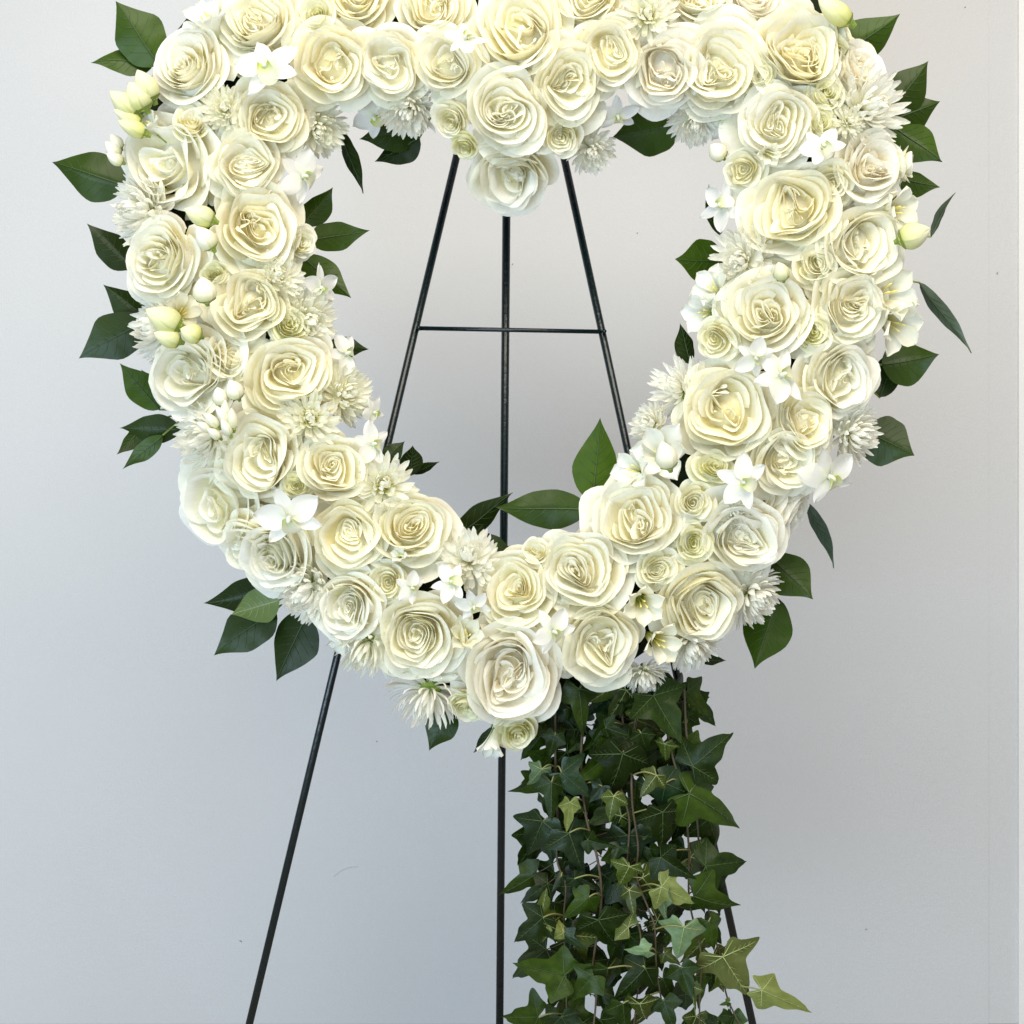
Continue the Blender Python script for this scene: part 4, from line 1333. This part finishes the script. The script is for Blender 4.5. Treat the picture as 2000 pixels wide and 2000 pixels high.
# ------------------------------------------------------------------ ivy
I, B, Y, G, O = 'ivy', 'ivyblue', 'ivylime', 'ivymint', 'ivyolive'
make_vine([(1092, 1345), (1080, 1480), (1088, 1600), (1094, 1680), (1098, 1730), (1104, 1800), (1108, 1900), (1100, 2030)], -0.018, [
    (1097, 1509, 1152, 1558, B, 0, 1.1), (1058, 1502, 1030, 1540, G, 10, 0.9), (1060, 1604, 1026, 1682, B, 0, 1.1), (1077, 1528, 1079, 1604, I, 10, 0.9),
    (1084, 1436, 1068, 1486, I, 0, 1.0), (1096, 1712, 1080, 1742, B, 0, 0.8), (1056, 1794, 1069, 1736, O, 10, 0.8), (1060, 1792, 1010, 1843, I, 0, 1.1),
    (1100, 1822, 1058, 1800, Y, 0, 0.7), (1102, 1905, 1002, 1882, I, 0, 0.9), (1051, 1986, 982, 1990, I, 0, 1.1), (1097, 1986, 1120, 2030, B, 0, 1.1), (1104, 1826, 1140, 1858, B, 0, 0.8)],
    "leftmost ivy vine, with bluish leaves beside the middle easel leg", seed=11, fill=40)
make_vine([(1150, 1335), (1128, 1480), (1150, 1595), (1167, 1680), (1169, 1765), (1163, 1900), (1160, 1945), (1155, 2030)], -0.024, [
    (1130, 1345, 1146, 1436, I, 0, 1.0), (1111, 1627, 1142, 1704, B, 0, 1.25), (1113, 1567, 1106, 1624, Y, 20, 0.6), (1150, 1752, 1100, 1802, I, 0, 1.1),
    (1122, 1716, 1148, 1750, B, 0, 0.9), (1169, 1796, 1210, 1874, I, 0, 1.0), (1158, 1906, 1112, 1958, I, 0, 1.1), (1176, 1535, 1152, 1566, B, 0, 1.0), (1148, 1640, 1196, 1660, I, 10, 1.0)],
    "ivy vine with a woody brown stem, second from the left", seed=12, fill=40, rad=0.0025)
make_vine([(1205, 1335), (1217, 1450), (1218, 1530), (1223, 1600), (1226, 1690), (1232, 1760), (1245, 1840), (1240, 2030)], -0.028, [
    (1216, 1472, 1191, 1576, I, 0, 0.95), (1183, 1421, 1224, 1440, I, 0, 1.0), (1199, 1555, 1187, 1606, O, 0, 1.0), (1229, 1692, 1208, 1738, O, 0, 1.2),
    (1229, 1739, 1236, 1792, O, 0, 1.0), (1227, 1811, 1180, 1780, O, 0, 1.1), (1187, 1891, 1183, 1944, I, 0, 1.1), (1260, 1891, 1202, 1958, I, 0, 1.1), (1216, 1960, 1226, 2022, I, 0, 1.1)],
    "ivy vine hung with olive backlit leaves at the middle of the bunch", seed=13, fill=40)
make_vine([(1245, 1335), (1240, 1450), (1236, 1560), (1240, 1650), (1250, 1712), (1266, 1780), (1276, 1815), (1290, 1900), (1300, 2030)], -0.032, [
    (1282, 1514, 1250, 1558, O, 0, 1.1), (1252, 1432, 1266, 1480, I, 0, 1.0), (1294, 1586, 1299, 1668, I, 0, 1.1), (1292, 1732, 1356, 1766, Y, 0, 1.0),
    (1298, 1743, 1290, 1810, G, 20, 0.7), (1336, 1811, 1323, 1882, G, 0, 1.15), (1266, 1857, 1220, 1862, G, 0, 1.0), (1297, 1955, 1312, 2014, I, 0, 1.0), (1250, 1960, 1262, 2010, O, 0, 1.0)],
    "ivy vine carrying the brightest lime and mint-green leaves", seed=14, fill=40)
make_vine([(1290, 1330), (1312, 1440), (1330, 1560), (1345, 1660), (1352, 1760), (1362, 1860), (1370, 1950), (1368, 2030)], -0.020, [
    (1276, 1359, 1328, 1450, I, 0, 1.15), (1299, 1530, 1388, 1568, B, 0, 1.0), (1299, 1453, 1297, 1493, O, 10, 0.9), (1291, 1674, 1350, 1722, I, 0, 1.15),
    (1356, 1750, 1446, 1791, I, 0, 1.0), (1352, 1926, 1352, 1978, O, 30, 0.6), (1330, 1890, 1352, 1950, I, 0, 1.0)],
    "ivy vine with the largest dark leaf right under the low freesias", seed=15, fill=34)
make_vine([(1338, 1335), (1345, 1440), (1350, 1540), (1372, 1660), (1384, 1780), (1404, 1880), (1428, 1950), (1456, 2030)], -0.010, [
    (1353, 1496, 1427, 1436, I, 0, 1.1), (1346, 1550, 1464, 1613, I, 0, 1.0), (1378, 1692, 1465, 1680, I, 0, 1.0), (1412, 1868, 1462, 1950, Y, 0, 1.05),
    (1488, 1934, 1588, 1979, Y, 0, 0.62), (1384, 1800, 1404, 1860, I, 0, 1.0), (1424, 1958, 1406, 1964, I, 0, 1.0)],
    "rightmost ivy vine, ending in two lime leaves past the right easel leg", seed=16, fill=17, fillw=28)
